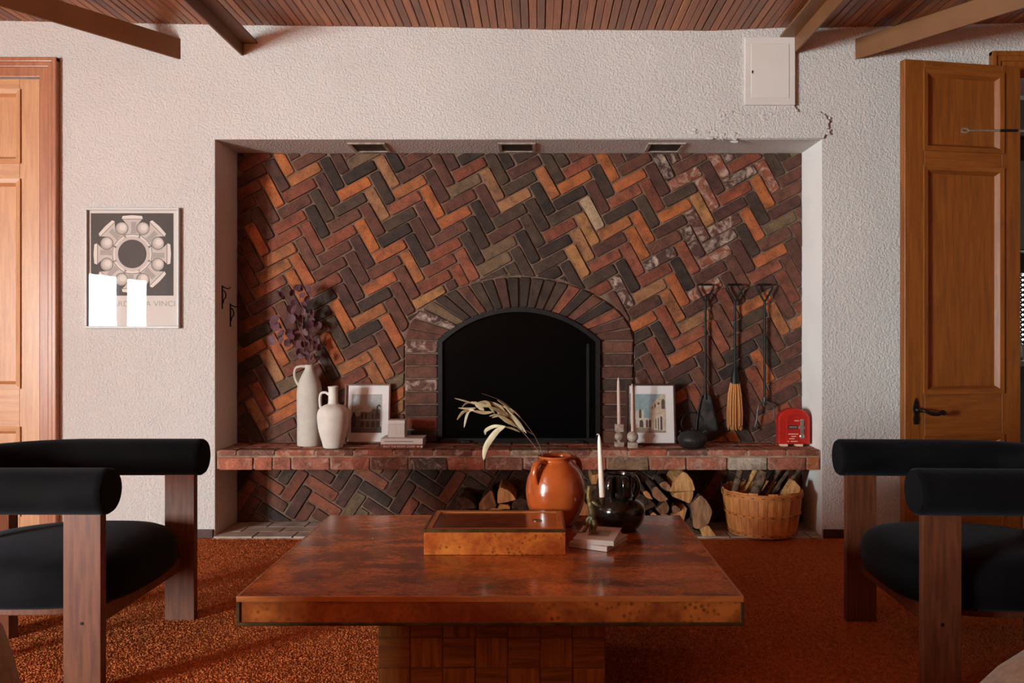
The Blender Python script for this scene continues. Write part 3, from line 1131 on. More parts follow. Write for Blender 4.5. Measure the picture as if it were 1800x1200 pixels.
# downlights in the niche soffit
for px in (650, 909, 1168):
    yc = 4.275
    lb = {650: 'square recessed downlight in the soffit above the white jugs', 909: 'square recessed downlight in the soffit above the arch', 1168: 'square recessed downlight in the soffit above the fire tools'}[px]
    t = thing('downlight', lb, 'light', (PX(px, yc), yc, NZ), group='recessed downlights in the niche')
    s = 0.098
    b = MB()
    b.box(-s, s, -s, -s + 0.016, -0.007, 0.004).box(-s, s, s - 0.016, s, -0.007, 0.004).box(-s, -s + 0.016, -s + 0.016, s - 0.016, -0.007, 0.004).box(s - 0.016, s, -s + 0.016, s - 0.016, -0.007, 0.004)
    b.build('frame', M['stone'], t)
    MB().box(-s + 0.016, s - 0.016, -s + 0.016, s - 0.016, -0.0025, 0.003).build('cover', M['dial'], t)

# ------------------------------------------------------------------ brick shelf
shelf = thing('brick_shelf', 'long projecting brick shelf spanning the fireplace niche', 'shelf', (0, Y0, MZ0))
sx0, sx1 = NX0 + 0.004, NX1 - 0.004
D = Y1 - Y0
MB().box(sx0 + 0.002, sx1 - 0.002, 0.012, D + 0.005, 0.004, MZ1 - MZ0 - 0.006).build('mortar_core', M['mortar_pale'], shelf)


def box_brick(name, x0, x1, y0, y1, z0, z1, m, jit=0.0015):
    b = MB()
    b.box(x0, x1, y0, y1, z0, z1)
    b.v = [(p[0] + random.gauss(0, jit), p[1] + random.gauss(0, jit), p[2] + random.gauss(0, jit * 0.2)) for p in b.v]
    cx, cy, cz = (x0 + x1) / 2, (y0 + y1) / 2, (z0 + z1) / 2
    b.v = [(p[0] - cx, p[1] - cy, p[2] - cz) for p in b.v]
    o = b.build(name, m, shelf, bevel=0.004, bseg=2, loc=(cx, cy, cz))
    return o


lowb = [382, 445, 479, 512, 580, 650, 718, 786, 854, 920, 985, 1066, 1141, 1207, 1280, 1350, 1418, 1442]
for i in range(len(lowb) - 1):
    x0, x1 = max(PX(lowb[i], Y0) + 0.006, sx0), min(PX(lowb[i + 1], Y0) - 0.006, sx1)
    k = {14: 'W', 15: 'r', 16: 'o', 5: 'm', 6: 'k', 7: 'r', 11: 'g', 8: 'm', 9: 'm'}.get(i, 'r')
    if i in (12, 13):
        k = 'x'
    box_brick('brick', x0, x1, 0.004, 0.1, 0.0, 0.063, random.choice(SB[k]))
upb = [382, 416, 484, 554, 622, 691, 762, 831, 898, 966, 1040, 1105, 1175, 1246, 1316, 1384, 1442]
hh_ = MZ1 - MZ0
for r in range(3):
    y0, y1 = 0.008 + r * 0.1, 0.1 + r * 0.1
    y1 = min(y1, D - 0.002)
    for i in range(len(upb) - 1):
        off = 34 * (r % 2)
        x0, x1 = max(PX(upb[i] + off, Y0) + 0.006, sx0), min(PX(upb[i + 1] + off, Y0) - 0.006, sx1)
        if x1 - x0 < 0.02:
            continue
        k = random.choice('rrmx' if i > 9 else 'rrmm')
        if 4 < i < 9:
            k = random.choice('mmrg')
        box_brick('brick', x0, x1, y0, y1, 0.072, hh_ + random.uniform(-0.0015, -0.0003), random.choice(SB[k]))

# hearth tiles
hearth = thing('hearth_slab', 'pale tiled hearth on the floor of the niche', 'hearth', (0, Y0, 0))
MB().box(NX0 + 0.002, NX1 - 0.002, -0.03, D + 0.004, 0, 0.006).build('bed', M['mortar_pale'], hearth)
t0 = None
for r in range(3):
    x = NX0 + 0.004 - 0.1 * (r % 2)
    while x < NX1 - 0.02:
        x0, x1 = max(x, NX0 + 0.004), min(x + 0.2, NX1 - 0.004)
        if x1 - x0 > 0.03:
            cxx = (x0 + x1) / 2
            MB().box(x0 - cxx + 0.002, x1 - cxx - 0.002, -0.052, 0.052, 0, 0.007).build('tile', M['tile'], hearth, bevel=0.002, bseg=1, loc=(cxx, 0.025 + r * 0.109, 0.005 + random.uniform(0, 0.001)))
        x += 0.204

# ------------------------------------------------------------------ ceiling beams
zb_top, zb_bot = PZ(68, Y0), PZ(104, Y0)


def diag_beam(px_end, direction, label):
    X = PX(px_end, Y0)
    d = Vector((direction[0], direction[1], 0)).normalized()
    t = thing('ceiling_beam', label, 'beam', (X, Y0, zb_bot), math.atan2(d.y, d.x))
    hgt = zb_top - zb_bot
    side = 1 if d.x < 0 else -1
    b = MB()
    b.box(-0.03, 5.2, -0.006, 0.006, 0, hgt)
    b.build('web', M['beam'], t, bevel=0.002, bseg=1)
    MB().box(-0.03, 5.2, *sorted((0, -side * 0.075)), hgt - 0.012, hgt).build('flange', M['beam'], t, bevel=0.002, bseg=1)


diag_beam(315, (-1010, -1400), 'brown steel beam slanting over the poster and closed door')
diag_beam(1506, (1018, -1400), 'brown steel beam slanting over the open door')


def straight_beam(px, side, ztop, zbot, label, fl=0.08):
    X = PX(px, Y0)
    t = thing('ceiling_beam', label, 'beam', (X, Y0, zbot))
    hgt = ztop - zbot
    MB().box(-0.006, 0.006, YR - Y0, 0.02, 0, hgt).build('web', M['beam'], t, bevel=0.002, bseg=1)
    MB().box(*sorted((0, side * fl)), YR - Y0, 0.02, hgt - 0.012, hgt).build('flange', M['beam'], t, bevel=0.002, bseg=1)


straight_beam(426, 1, PZ(73, Y0), PZ(98, Y0), 'brown angle steel beam meeting the wall above the niche beside the poster')
straight_beam(1396, -1, PZ(65, Y0), PZ(95, Y0), 'brown angle steel beam meeting the wall over the white access panel')

# white access panel
t = thing('access_panel', 'white painted metal access panel under the ceiling beam', 'panel', (PX(1351, Y0), Y0, PZ(187, Y0)))
pw, ph = PX(1395, Y0) - PX(1307, Y0), PZ(68, Y0) - PZ(187, Y0)
MB().box(-pw / 2, pw / 2, -0.028, 0.0, 0, ph).build('body', M['white_paint'], t, bevel=0.004)
MB().box(-pw / 2 + 0.032, pw / 2 - 0.032, -0.0305, -0.026, 0.036, ph - 0.036).build('door', M['white_paint'], t, bevel=0.0015)
MB().box(-pw / 2 + 0.034, -pw / 2 + 0.04, -0.034, -0.03, ph * 0.46, ph * 0.5).build('latch', M['dial'], t)

# ------------------------------------------------------------------ doors


def door_leaf(root, width, height, panels, mv, mh, th=0.04, handle_side=0):
    """leaf from x=0..width, room face at y=-th..0; panels: list of (z0,z1); stile width 0.095"""
    sw = 0.108
    for x0, x1 in ((0, sw), (width - sw, width)):
        MB().box(x0, x1, -th, 0, 0, height).build('stile', mv, root, bevel=0.002, bseg=1)
    zz = [0] + [z for p in panels for z in p] + [height]
    for i in range(0, len(zz), 2):
        MB().box(sw, width - sw, -th, 0, zz[i], zz[i + 1]).build('rail', mh, root, bevel=0.001, bseg=1)
    for z0, z1 in panels:
        MB().box(sw, width - sw, -th + 0.016, -0.008, z0, z1).build('panel', mv, root)
        for a in range(4):     # bolection moulding, mitred
            m = 0.03
            b = MB()
            if a < 2:
                x = sw if a == 0 else width - sw
                d = 1 if a == 0 else -1
                b.add([(x - d * 0.008, -th - 0.009, z0 - 0.008), (x + d * m * 0.5, -th - 0.006, z0 + m * 0.5), (x + d * m, -th + 0.016, z0 + m), (x + d * m, -th + 0.016, z1 - m), (x + d * m * 0.5, -th - 0.006, z1 - m * 0.5), (x - d * 0.008, -th - 0.009, z1 + 0.008), (x - d * 0.008, -th + 0.001, z0 - 0.008), (x - d * 0.008, -th + 0.001, z1 + 0.008)],
                      [(0, 1, 4, 5), (1, 2, 3, 4), (0, 5, 7, 6)])
            else:
                z = z0 if a == 2 else z1
                d = 1 if a == 2 else -1
                x0, x1 = sw, width - sw
                b.add([(x0 - 0.008, -th - 0.009, z - d * 0.008), (x0 + m * 0.5, -th - 0.006, z + d * m * 0.5), (x0 + m, -th + 0.016, z + d * m), (x1 - m, -th + 0.016, z + d * m), (x1 - m * 0.5, -th - 0.006, z + d * m * 0.5), (x1 + 0.008, -th - 0.009, z - d * 0.008), (x0 - 0.008, -th + 0.001, z - d * 0.008), (x1 + 0.008, -th + 0.001, z - d * 0.008)],
                      [(0, 1, 4, 5), (1, 2, 3, 4), (0, 5, 7, 6)])
            b.build('moulding', mv if a < 2 else mh, root)


def casing(root, x0, x1, top, m, width=0.098, left=True, right=True):
    """moulded frame around an opening x0..x1 in wall plane y=0 (towards -Y)"""
    for side, on in ((-1, left), (1, right)):
        if not on:
            continue
        xe = x0 if side < 0 else x1
        for a, b_, d in ((0, 0.55, 0.016), (0.5, 0.8, 0.026), (0.75, 1.0, 0.034)):
            MB().box(*sorted((xe + side * width * a, xe + side * width * b_)), -d, 0, 0, top + width * b_).build('casing', m, root, bevel=0.005, bseg=2)
    for a, b_, d in ((0, 0.55, 0.0158), (0.5, 0.8, 0.0258), (0.75, 1.0, 0.0338)):
        MB().box(x0 - width * b_, x1 + width * b_, -d, 0, top + width * a, top + width * b_).build('casing', m, root, bevel=0.005, bseg=2)


d1 = thing('door_1', 'closed pale pine panelled door with moulded casing beside the poster', 'door', (DL0, Y0, 0), kind='structure')
leaf_h = DLT - 0.006
pz = [(0.12, PZ(752, Y0)), (PZ(680, Y0), PZ(317, Y0)), (PZ(285, Y0), PZ(160, Y0))]
door_leaf(d1, DL1 - DL0, leaf_h, pz, M['pine_pale'], M['pine_pale_h'])
for o in list(d1.children):
    o.location.y += 0.036
casing(d1, 0, DL1 - DL0, DLT, M['pine_trim'])
for py in (190, 520):
    b = MB().lathe([(0.005, 0), (0.005, 0.1)], 10, (DL1 - DL0, -0.004, PZ(py, Y0) - 0.05))
    b.build('hinge', M['brass'], d1)

# open door
hx, hy = PX(1774, Y0), Y0 - 0.045
fx, fy = PX(1580, 3.95), 3.94
ang = math.atan2(fy - hy, fx - hx)
dw = math.hypot(fx - hx, fy - hy)
d2 = thing('door_2', 'amber pine panelled door standing open against the stucco wall', 'door', (hx, hy, 0.012), ang + PI, kind='structure')
piv = bpy.data.objects.new('leaf_tmp', None)
dh = PZ(113, 3.98) - 0.012
pan = [(0.12, PZ(770, 4.0)), (PZ(692, 4.0), PZ(303, 4.0)), (PZ(272, 4.0), PZ(136, 4.0))]
door_leaf(d2, dw, dh, pan, M['pine_amber'], M['pine_amber_h'])
for o in list(d2.children):       # leaf runs from the hinge back towards the jugs
    o.location.x -= dw
    o.location.y += 0.0
bpy.data.objects.remove(piv)
hz = PZ(727, 3.95)
lx = -dw + 0.058
b = MB()
b.prism([(lx - 0.011, hz - 0.06), (lx + 0.011, hz - 0.06), (lx + 0.014, hz - 0.03), (lx + 0.009, hz - 0.01), (lx + 0.016, hz + 0.015), (lx + 0.01, hz + 0.045), (lx, hz + 0.07), (lx - 0.01, hz + 0.045), (lx - 0.016, hz + 0.015), (lx - 0.009, hz - 0.01), (lx - 0.014, hz - 0.03)], -0.048, -0.04)
pl_ = b.build('handle_plate', M['iron'], d2, bevel=0.002)
for q in ((0, 0.078), (-0.012, 0.062), (0.012, 0.062), (-0.008, -0.066), (0.008, -0.066)):
    b.ball((lx + q[0], -0.044, hz + q[1]), 0.009, 12, 8, (1, 0.5, 1))
b = MB()
b.ball((lx, -0.055, hz + 0.012), 0.014, 14, 10)
b.tube(spline([(lx, -0.046, hz + 0.012), (lx + 0.01, -0.09, hz + 0.012), (lx + 0.04, -0.1, hz - 0.002), (lx + 0.08, -0.1, hz - 0.006), (lx + 0.105, -0.1, hz + 0.004), (lx + 0.115, -0.1, hz - 0.008)], 6), [0.008] * 12 + [0.0095] * 13 + [0.0105] * 6, 10)
b.build('handle', M['iron'], d2, smooth=50)
d3 = thing('trim_1', 'amber pine casing around the doorway to the kitchen', 'trim', (DR0, Y0, 0), kind='structure')
casing(d3, 0, DR1 - DR0, DRT, M['pine_amber'], width=0.1, right=True)
MB().box(0, 0.02, 0, 0.3, 0, DRT).build('jamb', M['pine_amber'], d3)
MB().box(DR1 - DR0 - 0.02, DR1 - DR0, 0, 0.3, 0, DRT).build('jamb', M['pine_amber'], d3)
MB().box(0.02, DR1 - DR0 - 0.02, 0, 0.3, DRT - 0.03, DRT).build('head_jamb', M['pine_amber_h'], d3)

# ------------------------------------------------------------------ kitchen behind the doorway
KY = 5.75
w = MB()
kz0, kz1 = PZ(605, KY), PZ(480, KY)
kx0, kx1 = PX(1784, KY), PX(1784, KY) + 0.62
w.box(1.9, kx0, KY, KY + 0.15, 0, CEIL).box(kx1, 5.2, KY, KY + 0.15, 0, CEIL).box(kx0, kx1, KY, KY + 0.15, 0, kz0).box(kx0, kx1, KY, KY + 0.15, kz1, CEIL)
tag(w.build('wall_kitchen', M['kit_dark']), 'dark kitchen wall glimpsed through the open doorway', 'wall', kind='structure')
w = MB().box(1.8, 1.9, YF, KY + 0.15, 0, CEIL).box(5.2, 5.3, YF, KY + 0.15, 0, CEIL)
tag(w.build('wall_kitchen_side', M['plaster_smooth']), 'white kitchen side wall beyond the doorway', 'wall', kind='structure')
tag(MB().box(1.8, 5.3, YF, KY + 0.15, 2.64, 2.74).build('ceiling_kitchen', M['plaster_smooth']), 'white kitchen ceiling beyond the doorway', 'ceiling', kind='structure')
tag(MB().box(XR + 0.2, 5.3, YF - 0.25, YF, 0, CEIL).build('wall_kitchen_front', M['plaster_smooth']), 'white kitchen wall beside the doorway', 'wall', kind='structure')
tag(MB().box(2.0, 5.2, KY - 0.34, KY - 0.001, PZ(236, KY - 0.34), 2.638).build('trim_2', M['kit_grey']), 'grey bulkhead below the kitchen ceiling', 'trim', kind='structure')
t = thing('wall_cupboard', 'dark wall cupboard with a grey door in the kitchen', 'cupboard', (3.55, KY - 0.002, PZ(440, KY - 0.32)))
ch = PZ(240, KY - 0.34) - PZ(440, KY - 0.32)
MB().box(-0.5, 0.5, -0.3, 0, 0, ch - 0.01).build('body', M['kit_dark'], t, bevel=0.003)
MB().box(PX(1788, KY - 0.32) - 3.55, 0.49, -0.318, -0.301, 0.01, ch - 0.16).build('door', M['kit_grey'], t, bevel=0.003)
k2 = thing('window_3', 'small kitchen window behind a bright diagonal lattice', 'window', ((kx0 + kx1) / 2, KY + 0.06, kz0), kind='structure')
kw, kh = (kx1 - kx0) / 2, kz1 - kz0
MB().box(-kw, kw, 0.03, 0.036, 0, kh).build('pane', M['glass'], k2)
i = -10
b0 = None
while i < 30:
    z = i * 0.036
    for s in (1, -1):
        o = MB()
        pts = [(-kw, z if s > 0 else z + 2 * kw * 0.7), (kw, z + 2 * kw * 0.7 if s > 0 else z)]
        q = [(-kw, pts[0][1] - 0.009), (kw, pts[1][1] - 0.009), (kw, pts[1][1] + 0.009), (-kw, pts[0][1] + 0.009)]
        q = clip_half(q, (0, 0.001), (0, 1))
        q = clip_half(q, (0, kh - 0.001), (0, -1)) if len(q) > 2 else q
        if len(q) > 2:
            o.prism(q, -0.03 if s > 0 else -0.02, -0.021 if s > 0 else -0.011)
            o.build('lattice_slat', M['kit_dark'], k2)
    i += 1
t = thing('kitchen_counter', 'dark kitchen counter below the lattice window', 'counter', (3.6, KY - 0.002, 0))
MB().box(-0.8, 0.8, -0.55, 0, 0, 0.84).build('base', M['kit_dark'], t, bevel=0.003)
MB().box(-0.82, 0.82, -0.58, 0, 0.841, 0.875).build('worktop', M['kit_grey'], t, bevel=0.003)
t = MB().lathe([(0.03, 0), (0.032, 0.01), (0.032, 0.09), (0.012, 0.12), (0.012, 0.15), (0.015, 0.155)], 16).build('bottle', M['silver'], smooth=40, loc=(PX(1791, KY - 0.3), KY - 0.3, 0.876))
tag(t, 'small pale bottle on the kitchen counter', 'bottle')

# chrome rod reaching in from the side wall
t = thing('chrome_rod', 'slim chrome rod with a forked tip reaching across the open door', 'rod', (XR, 3.6, PZ(229.5, 3.6)))
xe = PX(1703, 3.6) - XR
MB().tube([(0, 0, 0), (xe, 0, 0)], 0.005, 10).build('shaft', M['silver'], t, smooth=60)
MB().tube([(xe + 0.14, 0, 0), (xe + 0.22, 0, 0)], 0.0065, 10).build('sleeve', M['black_steel'], t, smooth=60)
for s in (-1, 1):
    MB().tube(spline([(xe + 0.002, 0, 0), (xe - 0.008, 0, s * 0.007), (xe - 0.022, 0, s * 0.009), (xe - 0.034, 0, s * 0.004)], 5), 0.0042, 8).build('prong', M['silver'], t, smooth=60)
MB().lathe([(0.03, 0), (0.03, 0.012), (0.01, 0.02)], 20).build('wall_rose', M['chrome'], t, smooth=40, rot=(0, -PI / 2, 0))

# ------------------------------------------------------------------ poster


def flat(b, poly, y, cur):
    b.cur = cur
    b.add([(p[0], y, p[1]) for p in poly], [tuple(range(len(poly)))])


def text_mesh(txt, size, align='CENTER'):
    cu = bpy.data.curves.new('lettering', 'FONT')
    cu.body = txt
    cu.size = size
    cu.align_x = align
    cu.align_y = 'CENTER'
    o = bpy.data.objects.new('lettering', cu)
    COL.objects.link(o)
    bpy.context.view_layer.update()
    me = bpy.data.meshes.new_from_object(o)
    bpy.data.objects.remove(o)
    return me


def put_text(txt, size, m, parent, loc, rot, sx=1.0, align='CENTER', name='lettering'):
    me = text_mesh(txt, size, align)
    me.materials.clear()
    me.materials.append(m)
    o = bpy.data.objects.new(name, me)
    COL.objects.link(o)
    o.parent = parent
    o.location = loc
    o.rotation_euler = rot
    o.scale = (sx, 1, 1)
    return o


pw, ph = (318 - 153) * Y0 / F, (577 - 366) * Y0 / F
po = thing('framed_poster', 'black and white ring poster in a thin silver frame on the stucco wall', 'poster', (PX(235.5, Y0), Y0 - 0.003, PZ(577, Y0)), rotz=0.0)
fw = 0.012
b = MB()
b.box(-pw / 2, pw / 2, -0.022, 0, 0, fw).box(-pw / 2, pw / 2, -0.022, 0, ph - fw, ph).box(-pw / 2, -pw / 2 + fw, -0.022, 0, fw, ph - fw).box(pw / 2 - fw, pw / 2, -0.022, 0, fw, ph - fw)
b.build('frame', M['frame_silver'], po, bevel=0.002)
M['paper_grey'] = mat('poster_paper', C(206, 202, 196), rough=0.6)
M['ink_dark'] = mat('poster_ink_dark', C(58, 51, 48), rough=0.6)
M['ink_black'] = mat('poster_ink_line', C(52, 46, 44), rough=0.6)
M['ink_mid'] = mat('poster_ink_mid', C(158, 152, 146), rough=0.6)
M['ink_light'] = mat('poster_ink_light', C(190, 184, 176), rough=0.6)
M['ink_pale'] = mat('poster_ink_pale', C(214, 208, 200), rough=0.6)
pmats = [M['paper_grey'], M['ink_dark'], M['ink_black'], M['ink_mid'], M['ink_light'], M['ink_pale']]
b = MB()
flat(b, [(-pw / 2 + fw, fw), (pw / 2 - fw, fw), (pw / 2 - fw, ph - fw), (-pw / 2 + fw, ph - fw)], -0.006, 0)
zs_ = ph / 975.0      # zoom pixels of the poster crop


def pp(zx, zy):
    return ((zx - 530) * zs_, (1093 - zy) * zs_)


flat(b, [pp(188, 828), pp(858, 828), pp(858, 160), pp(188, 160)], -0.0062, 1)
cxp, czp = pp(524, 490)


def disc(cx, cz, r, cur, y, n=28, sx=1, sz=1):
    flat(b, [(cx + math.cos(2 * PI * i / n) * r * sx, cz + math.sin(2 * PI * i / n) * r * sz) for i in range(n)], y, cur)


S = zs_
disc(cxp, czp, 190 * S, 4, -0.0064, 40)
for k in range(8):          # spools
    a = k * PI / 4 + PI / 2
    er, et = Vector((math.cos(a), math.sin(a))), Vector((-math.sin(a), math.cos(a)))
    c = Vector((cxp, czp))

    def sp(r, t):
        q = c + er * (r * S) + et * (t * S)
        return (q.x, q.y)
    flat(b, [sp(140, -68), sp(160, -66), sp(190, -50), sp(225, -46), sp(255, -56), sp(285, -84), sp(285, 84), sp(255, 56), sp(225, 46), sp(190, 50), sp(160, 66), sp(140, 68)], -0.0066, 4)
    flat(b, [sp(165, -38), sp(200, -28), sp(260, -34), sp(260, 10), sp(200, 8), sp(165, 14)], -0.00665, 3)
    for r0, r1, hw_ in ((136, 152, 66), (284, 308, 86)):
        flat(b, [sp(r0 - 4, -hw_ - 4), sp(r1 + 4, -hw_ + 2), sp(r1 + 10, 0), sp(r1 + 4, hw_ - 2), sp(r0 - 4, hw_ + 4)], -0.00668, 2)
        flat(b, [sp(r0, -hw_), sp(r1, -hw_ + 8), sp(r1 + 6, 0), sp(r1, hw_ - 8), sp(r0, hw_)], -0.0067, 5)
for k in range(8):          # balls
    a = k * PI / 4 + PI / 8
    q = Vector((cxp, czp)) + Vector((math.cos(a), math.sin(a))) * (224 * S)
    disc(q.x, q.y, 54 * S, 2, -0.0068, 24)
    disc(q.x, q.y, 50 * S, 3, -0.0069, 24)
    disc(q.x + 4 * S, q.y + 4 * S, 41 * S, 4, -0.00695, 24)
    disc(q.x + 8 * S, q.y + 8 * S, 26 * S, 5, -0.007, 24)
disc(cxp, czp, 142 * S, 4, -0.0071, 36)
disc(cxp, czp, 116 * S, 2, -0.0072, 36)
disc(cxp, czp, 108 * S, 1, -0.0073, 36)
b.build('print', pmats, po, recalc=False)
p = pp(528, 895)
put_text('LEONARDO DA VINCI', 62 * S, M['ink_mid'], po, (p[0], -0.0064, p[1]), (PI / 2, 0, 0), 1.12)
gl = NT('poster_glass')
tr = gl.n('BsdfTransparent')
gs = gl.n('BsdfGlossy', Roughness=0.01)
mx = gl.n('MixShader')
lw = gl.n('LayerWeight', Blend=0.5)
pw_ = gl.n('Math', operation='POWER')
pw_.inputs[1].default_value = 5.0
gl.l(lw.outputs['Facing'], pw_.inputs[0])
ma = gl.n('Math', operation='MULTIPLY_ADD')
gl.l(pw_.outputs[0], ma.inputs[0])
ma.inputs[1].default_value = 0.9
ma.inputs[2].default_value = 0.008
gl.l(ma.outputs[0], mx.inputs[0])
gl.l(tr.outputs[0], mx.inputs[1])
gl.l(gs.outputs[0], mx.inputs[2])
gl.l(mx.outputs[0], gl.t.nodes['Material Output'].inputs[0])
M['clear'] = gl.m
MB().box(-pw / 2 + fw, pw / 2 - fw, -0.012, -0.0105, fw, ph - fw).build('glass', M['clear'], po)

# hooks on the niche reveal
for y, z0, lb in ((4.205, PZ(543, 4.205), 'thin iron hook on the niche reveal, the higher one'), (4.315, PZ(574, 4.315), 'thin iron hook on the niche reveal, the lower one')):
    t = thing('iron_hook', lb, 'hook', (NX0 + 0.001, y, z0))
    MB().box(0, 0.006, -0.012, -0.004, 0, 0.125).build('back_plate', M['iron'], t, bevel=0.001)
    MB().tube(spline([(0.004, -0.008, 0.12), (0.016, -0.004, 0.112), (0.03, 0.008, 0.108), (0.036, 0.018, 0.116)], 5), 0.003, 8).build('prong', M['iron'], t, smooth=60)
    MB().tube(spline([(0.005, 0.002, 0.1), (0.012, 0.014, 0.085), (0.012, 0.016, 0.062), (0.006, 0.006, 0.05), (0.005, 0.0, 0.03)], 5), 0.003, 8).build('scroll', M['iron'], t, smooth=60)

# ------------------------------------------------------------------ things on the shelf
ZS = MZ1 + 0.0004


def jug(name, label, X, Y, prof, hpts, hr, m):
    t = thing(name, label, 'jug', (X, Y, ZS))
    b = MB()
    pr = [(max(r, 0.001), z) for r, z in prof]
    rr, zt = pr[-1]
    pr += [(rr - 0.004, zt + 0.0015), (rr - 0.007, zt - 0.004), (rr - 0.008, zt - 0.06), (0.004, zt - 0.065)]
    b.lathe(pr, 40)
    b.build('body', m, t, smooth=60)
    MB().tube(spline(hpts, 6), hr, 12).build('handle', m, t, smooth=60)
    return t


def profile(pts, n=5):
    return [(p.x, max(p.y, pts[0][1])) for p in [Vector((q[0], q[1])) for q in [(v.x, v.y) for v in spline([(a, b_, 0) for a, b_ in pts], n)]]]


f1 = 1 / (6.92 * 326)
tj = profile([(.058, 0), (.064, .006), (.0645, .1), (.066, .22), (.0655, .29), (.058, .335), (.04, .378), (.026, .405), (.0225, .42), (.0235, .432)])
jug('tall_jug', 'tall grey stoneware jug holding purple leaves on the brick shelf', PX(544, 4.293), 4.293, tj,
    [((px - 237) * f1, 0, (1052 - py) * f1) for px, py in ((195, 100), (140, 95), (75, 115), (55, 180), (70, 260), (110, 335))], 0.0075, M['ceramic_grey'])
f2 = 1 / (6.92 * 333)
sj = profile([(h * f2, (1080 - y) * f2) for h, y in ((100, 1080), (116, 1070), (135, 1000), (164, 900), (183, 800), (190, 700), (181, 640), (152, 592), (104, 562), (66, 548), (57, 520), (56, 440), (56, 365), (62, 352), (62, 338))])
jug('short_jug', 'white bulbous jug with a narrow neck beside the picture frame', PX(585.9, 4.2), 4.195, sj,
    [(dx * f2, 0, (1080 - y) * f2) for dx, y in ((-50, 440), (-90, 412), (-140, 420), (-160, 470), (-158, 560), (-140, 625))], 0.0068, M['ceramic_white'])

# purple branch
br = thing('leafy_branch', 'purple leaf branch standing in the tall grey jug', 'branch', (PX(544, 4.293), 4.293, ZS + 0.40))


def zb(zx, zy, dy=0):
    return Vector((PX(460 + zx / 7.5, 4.293) - br.location.x, dy, PZ(490 + zy / 7.5, 4.293) - br.location.z))


stems = [[(628, 1290), (622, 1140), (590, 1000), (575, 700), (575, 450), (540, 250), (470, 120)], [(624, 1290), (614, 1140), (570, 1020), (450, 900), (330, 820), (200, 720)],
         [(634, 1290), (634, 1140), (630, 1000), (650, 800), (720, 620), (770, 570)], [(580, 800), (480, 620), (400, 450), (300, 240)], [(577, 560), (620, 420), (660, 250), (650, 120)]]
for i, s in enumerate(stems):
    pth = spline([zb(x, y, -0.05 + 0.03 * i if k > 2 or (i > 2 and k > 1) else 0) for k, (x, y) in enumerate(s)], 6)
    rr = [0.0022 - 0.0014 * k / len(pth) for k in range(len(pth))]
    MB().tube(pth, rr, 6).build('stem', M['stem_brown'], br, smooth=60)


def leaf_mesh(name, r=1.0):
    b = MB()
    n = 10
    vs_ = [(0, 0.06, 0.0)]
    for k in range(n):
        a = 2 * PI * k / n
        vs_.append((math.cos(a) * 0.5, -0.1 * abs(math.cos(a)) ** 2, 0.5 + math.sin(a) * 0.5 + 0.0))
    vs_[0] = (0, 0.07, 0.5)
    b.add(vs_, [(0, 1 + k, 1 + (k + 1) % n) for k in range(n)])
    return b


lm = leaf_mesh('leaf').build('leaf', M['leaf_purple'], br, smooth=180)
lpos = [(465, 110, 70), (545, 110, 80), (545, 210, 70), (650, 130, 95), (405, 180, 75), (300, 195, 70), (285, 245, 45), (435, 310, 75), (360, 390, 100), (430, 400, 100), (540, 330, 70), (600, 265, 70), (545, 430, 80), (640, 450, 100), (650, 540, 80), (400, 530, 110), (500, 480, 80), (510, 560, 90), (170, 530, 110), (180, 610, 115), (255, 610, 70), (200, 720, 110), (330, 540, 45), (345, 700, 80), (370, 760, 70), (180, 800, 105), (265, 800, 75), (325, 840, 90), (440, 850, 95), (440, 740, 80), (520, 720, 90), (540, 650, 70), (620, 590, 85), (640, 640, 90), (740, 600, 95), (700, 580, 80), (615, 695, 75), (510, 860, 85), (590, 850, 90), (700, 820, 90), (620, 780, 70), (690, 890, 80), (610, 925, 70), (740, 900, 80), (580, 980, 70), (500, 960, 85), (690, 990, 65), (640, 1030, 55), (600, 1040, 55), (660, 1065, 50), (700, 1035, 55), (530, 1010, 60), (480, 130, 60), (460, 470, 60)]
for i, (x, y, s) in enumerate(lpos):
    o = lm if i == 0 else link_copy(lm, br)
    sz = 1.3 * s / 7.5 * 4.293 / F
    o.location = zb(x, y, random.uniform(-0.055, 0.045)) - Vector((0, 0, sz / 2))
    o.scale = (sz * random.uniform(0.75, 1.0), sz, sz)
    o.rotation_euler = (random.uniform(-0.5, 0.5), random.uniform(-0.7, 0.7), random.uniform(-0.9, 0.9))


# framed photographs
def frame(label, X, Y, wd, ht, wood, lean, mats, prt, rotz=0.0):
    t = thing('photo_frame', label, 'picture frame', (X, Y, ZS), rotz)
    t.rotation_euler = (-lean, 0, rotz)
    fw, dp = 0.0095, 0.02
    b = MB()
    b.box(-wd / 2, wd / 2, -dp, 0, 0, fw).box(-wd / 2, wd / 2, -dp, 0, ht - fw, ht).box(-wd / 2, -wd / 2 + fw, -dp, 0, fw, ht - fw).box(wd / 2 - fw, wd / 2, -dp, 0, fw, ht - fw)
    b.build('frame', wood, t, bevel=0.0015)
    MB().box(-wd / 2 + fw, wd / 2 - fw, -0.008, -0.004, fw, ht - fw).build('mat_board', M['mat_board'], t)
    b = MB()
    prt(b)
    b.build('print', mats, t, recalc=False)
    MB().box(-wd / 2 + fw, wd / 2 - fw, -0.0135, -0.0125, fw, ht - fw).build('glass', M['clear'], t)
    return t


def pm(name, r, g, b_):
    return mat(name, C(r, g, b_), C(int(r * .9), int(g * .9), int(b_ * .9)), rough=0.6, scale=60)


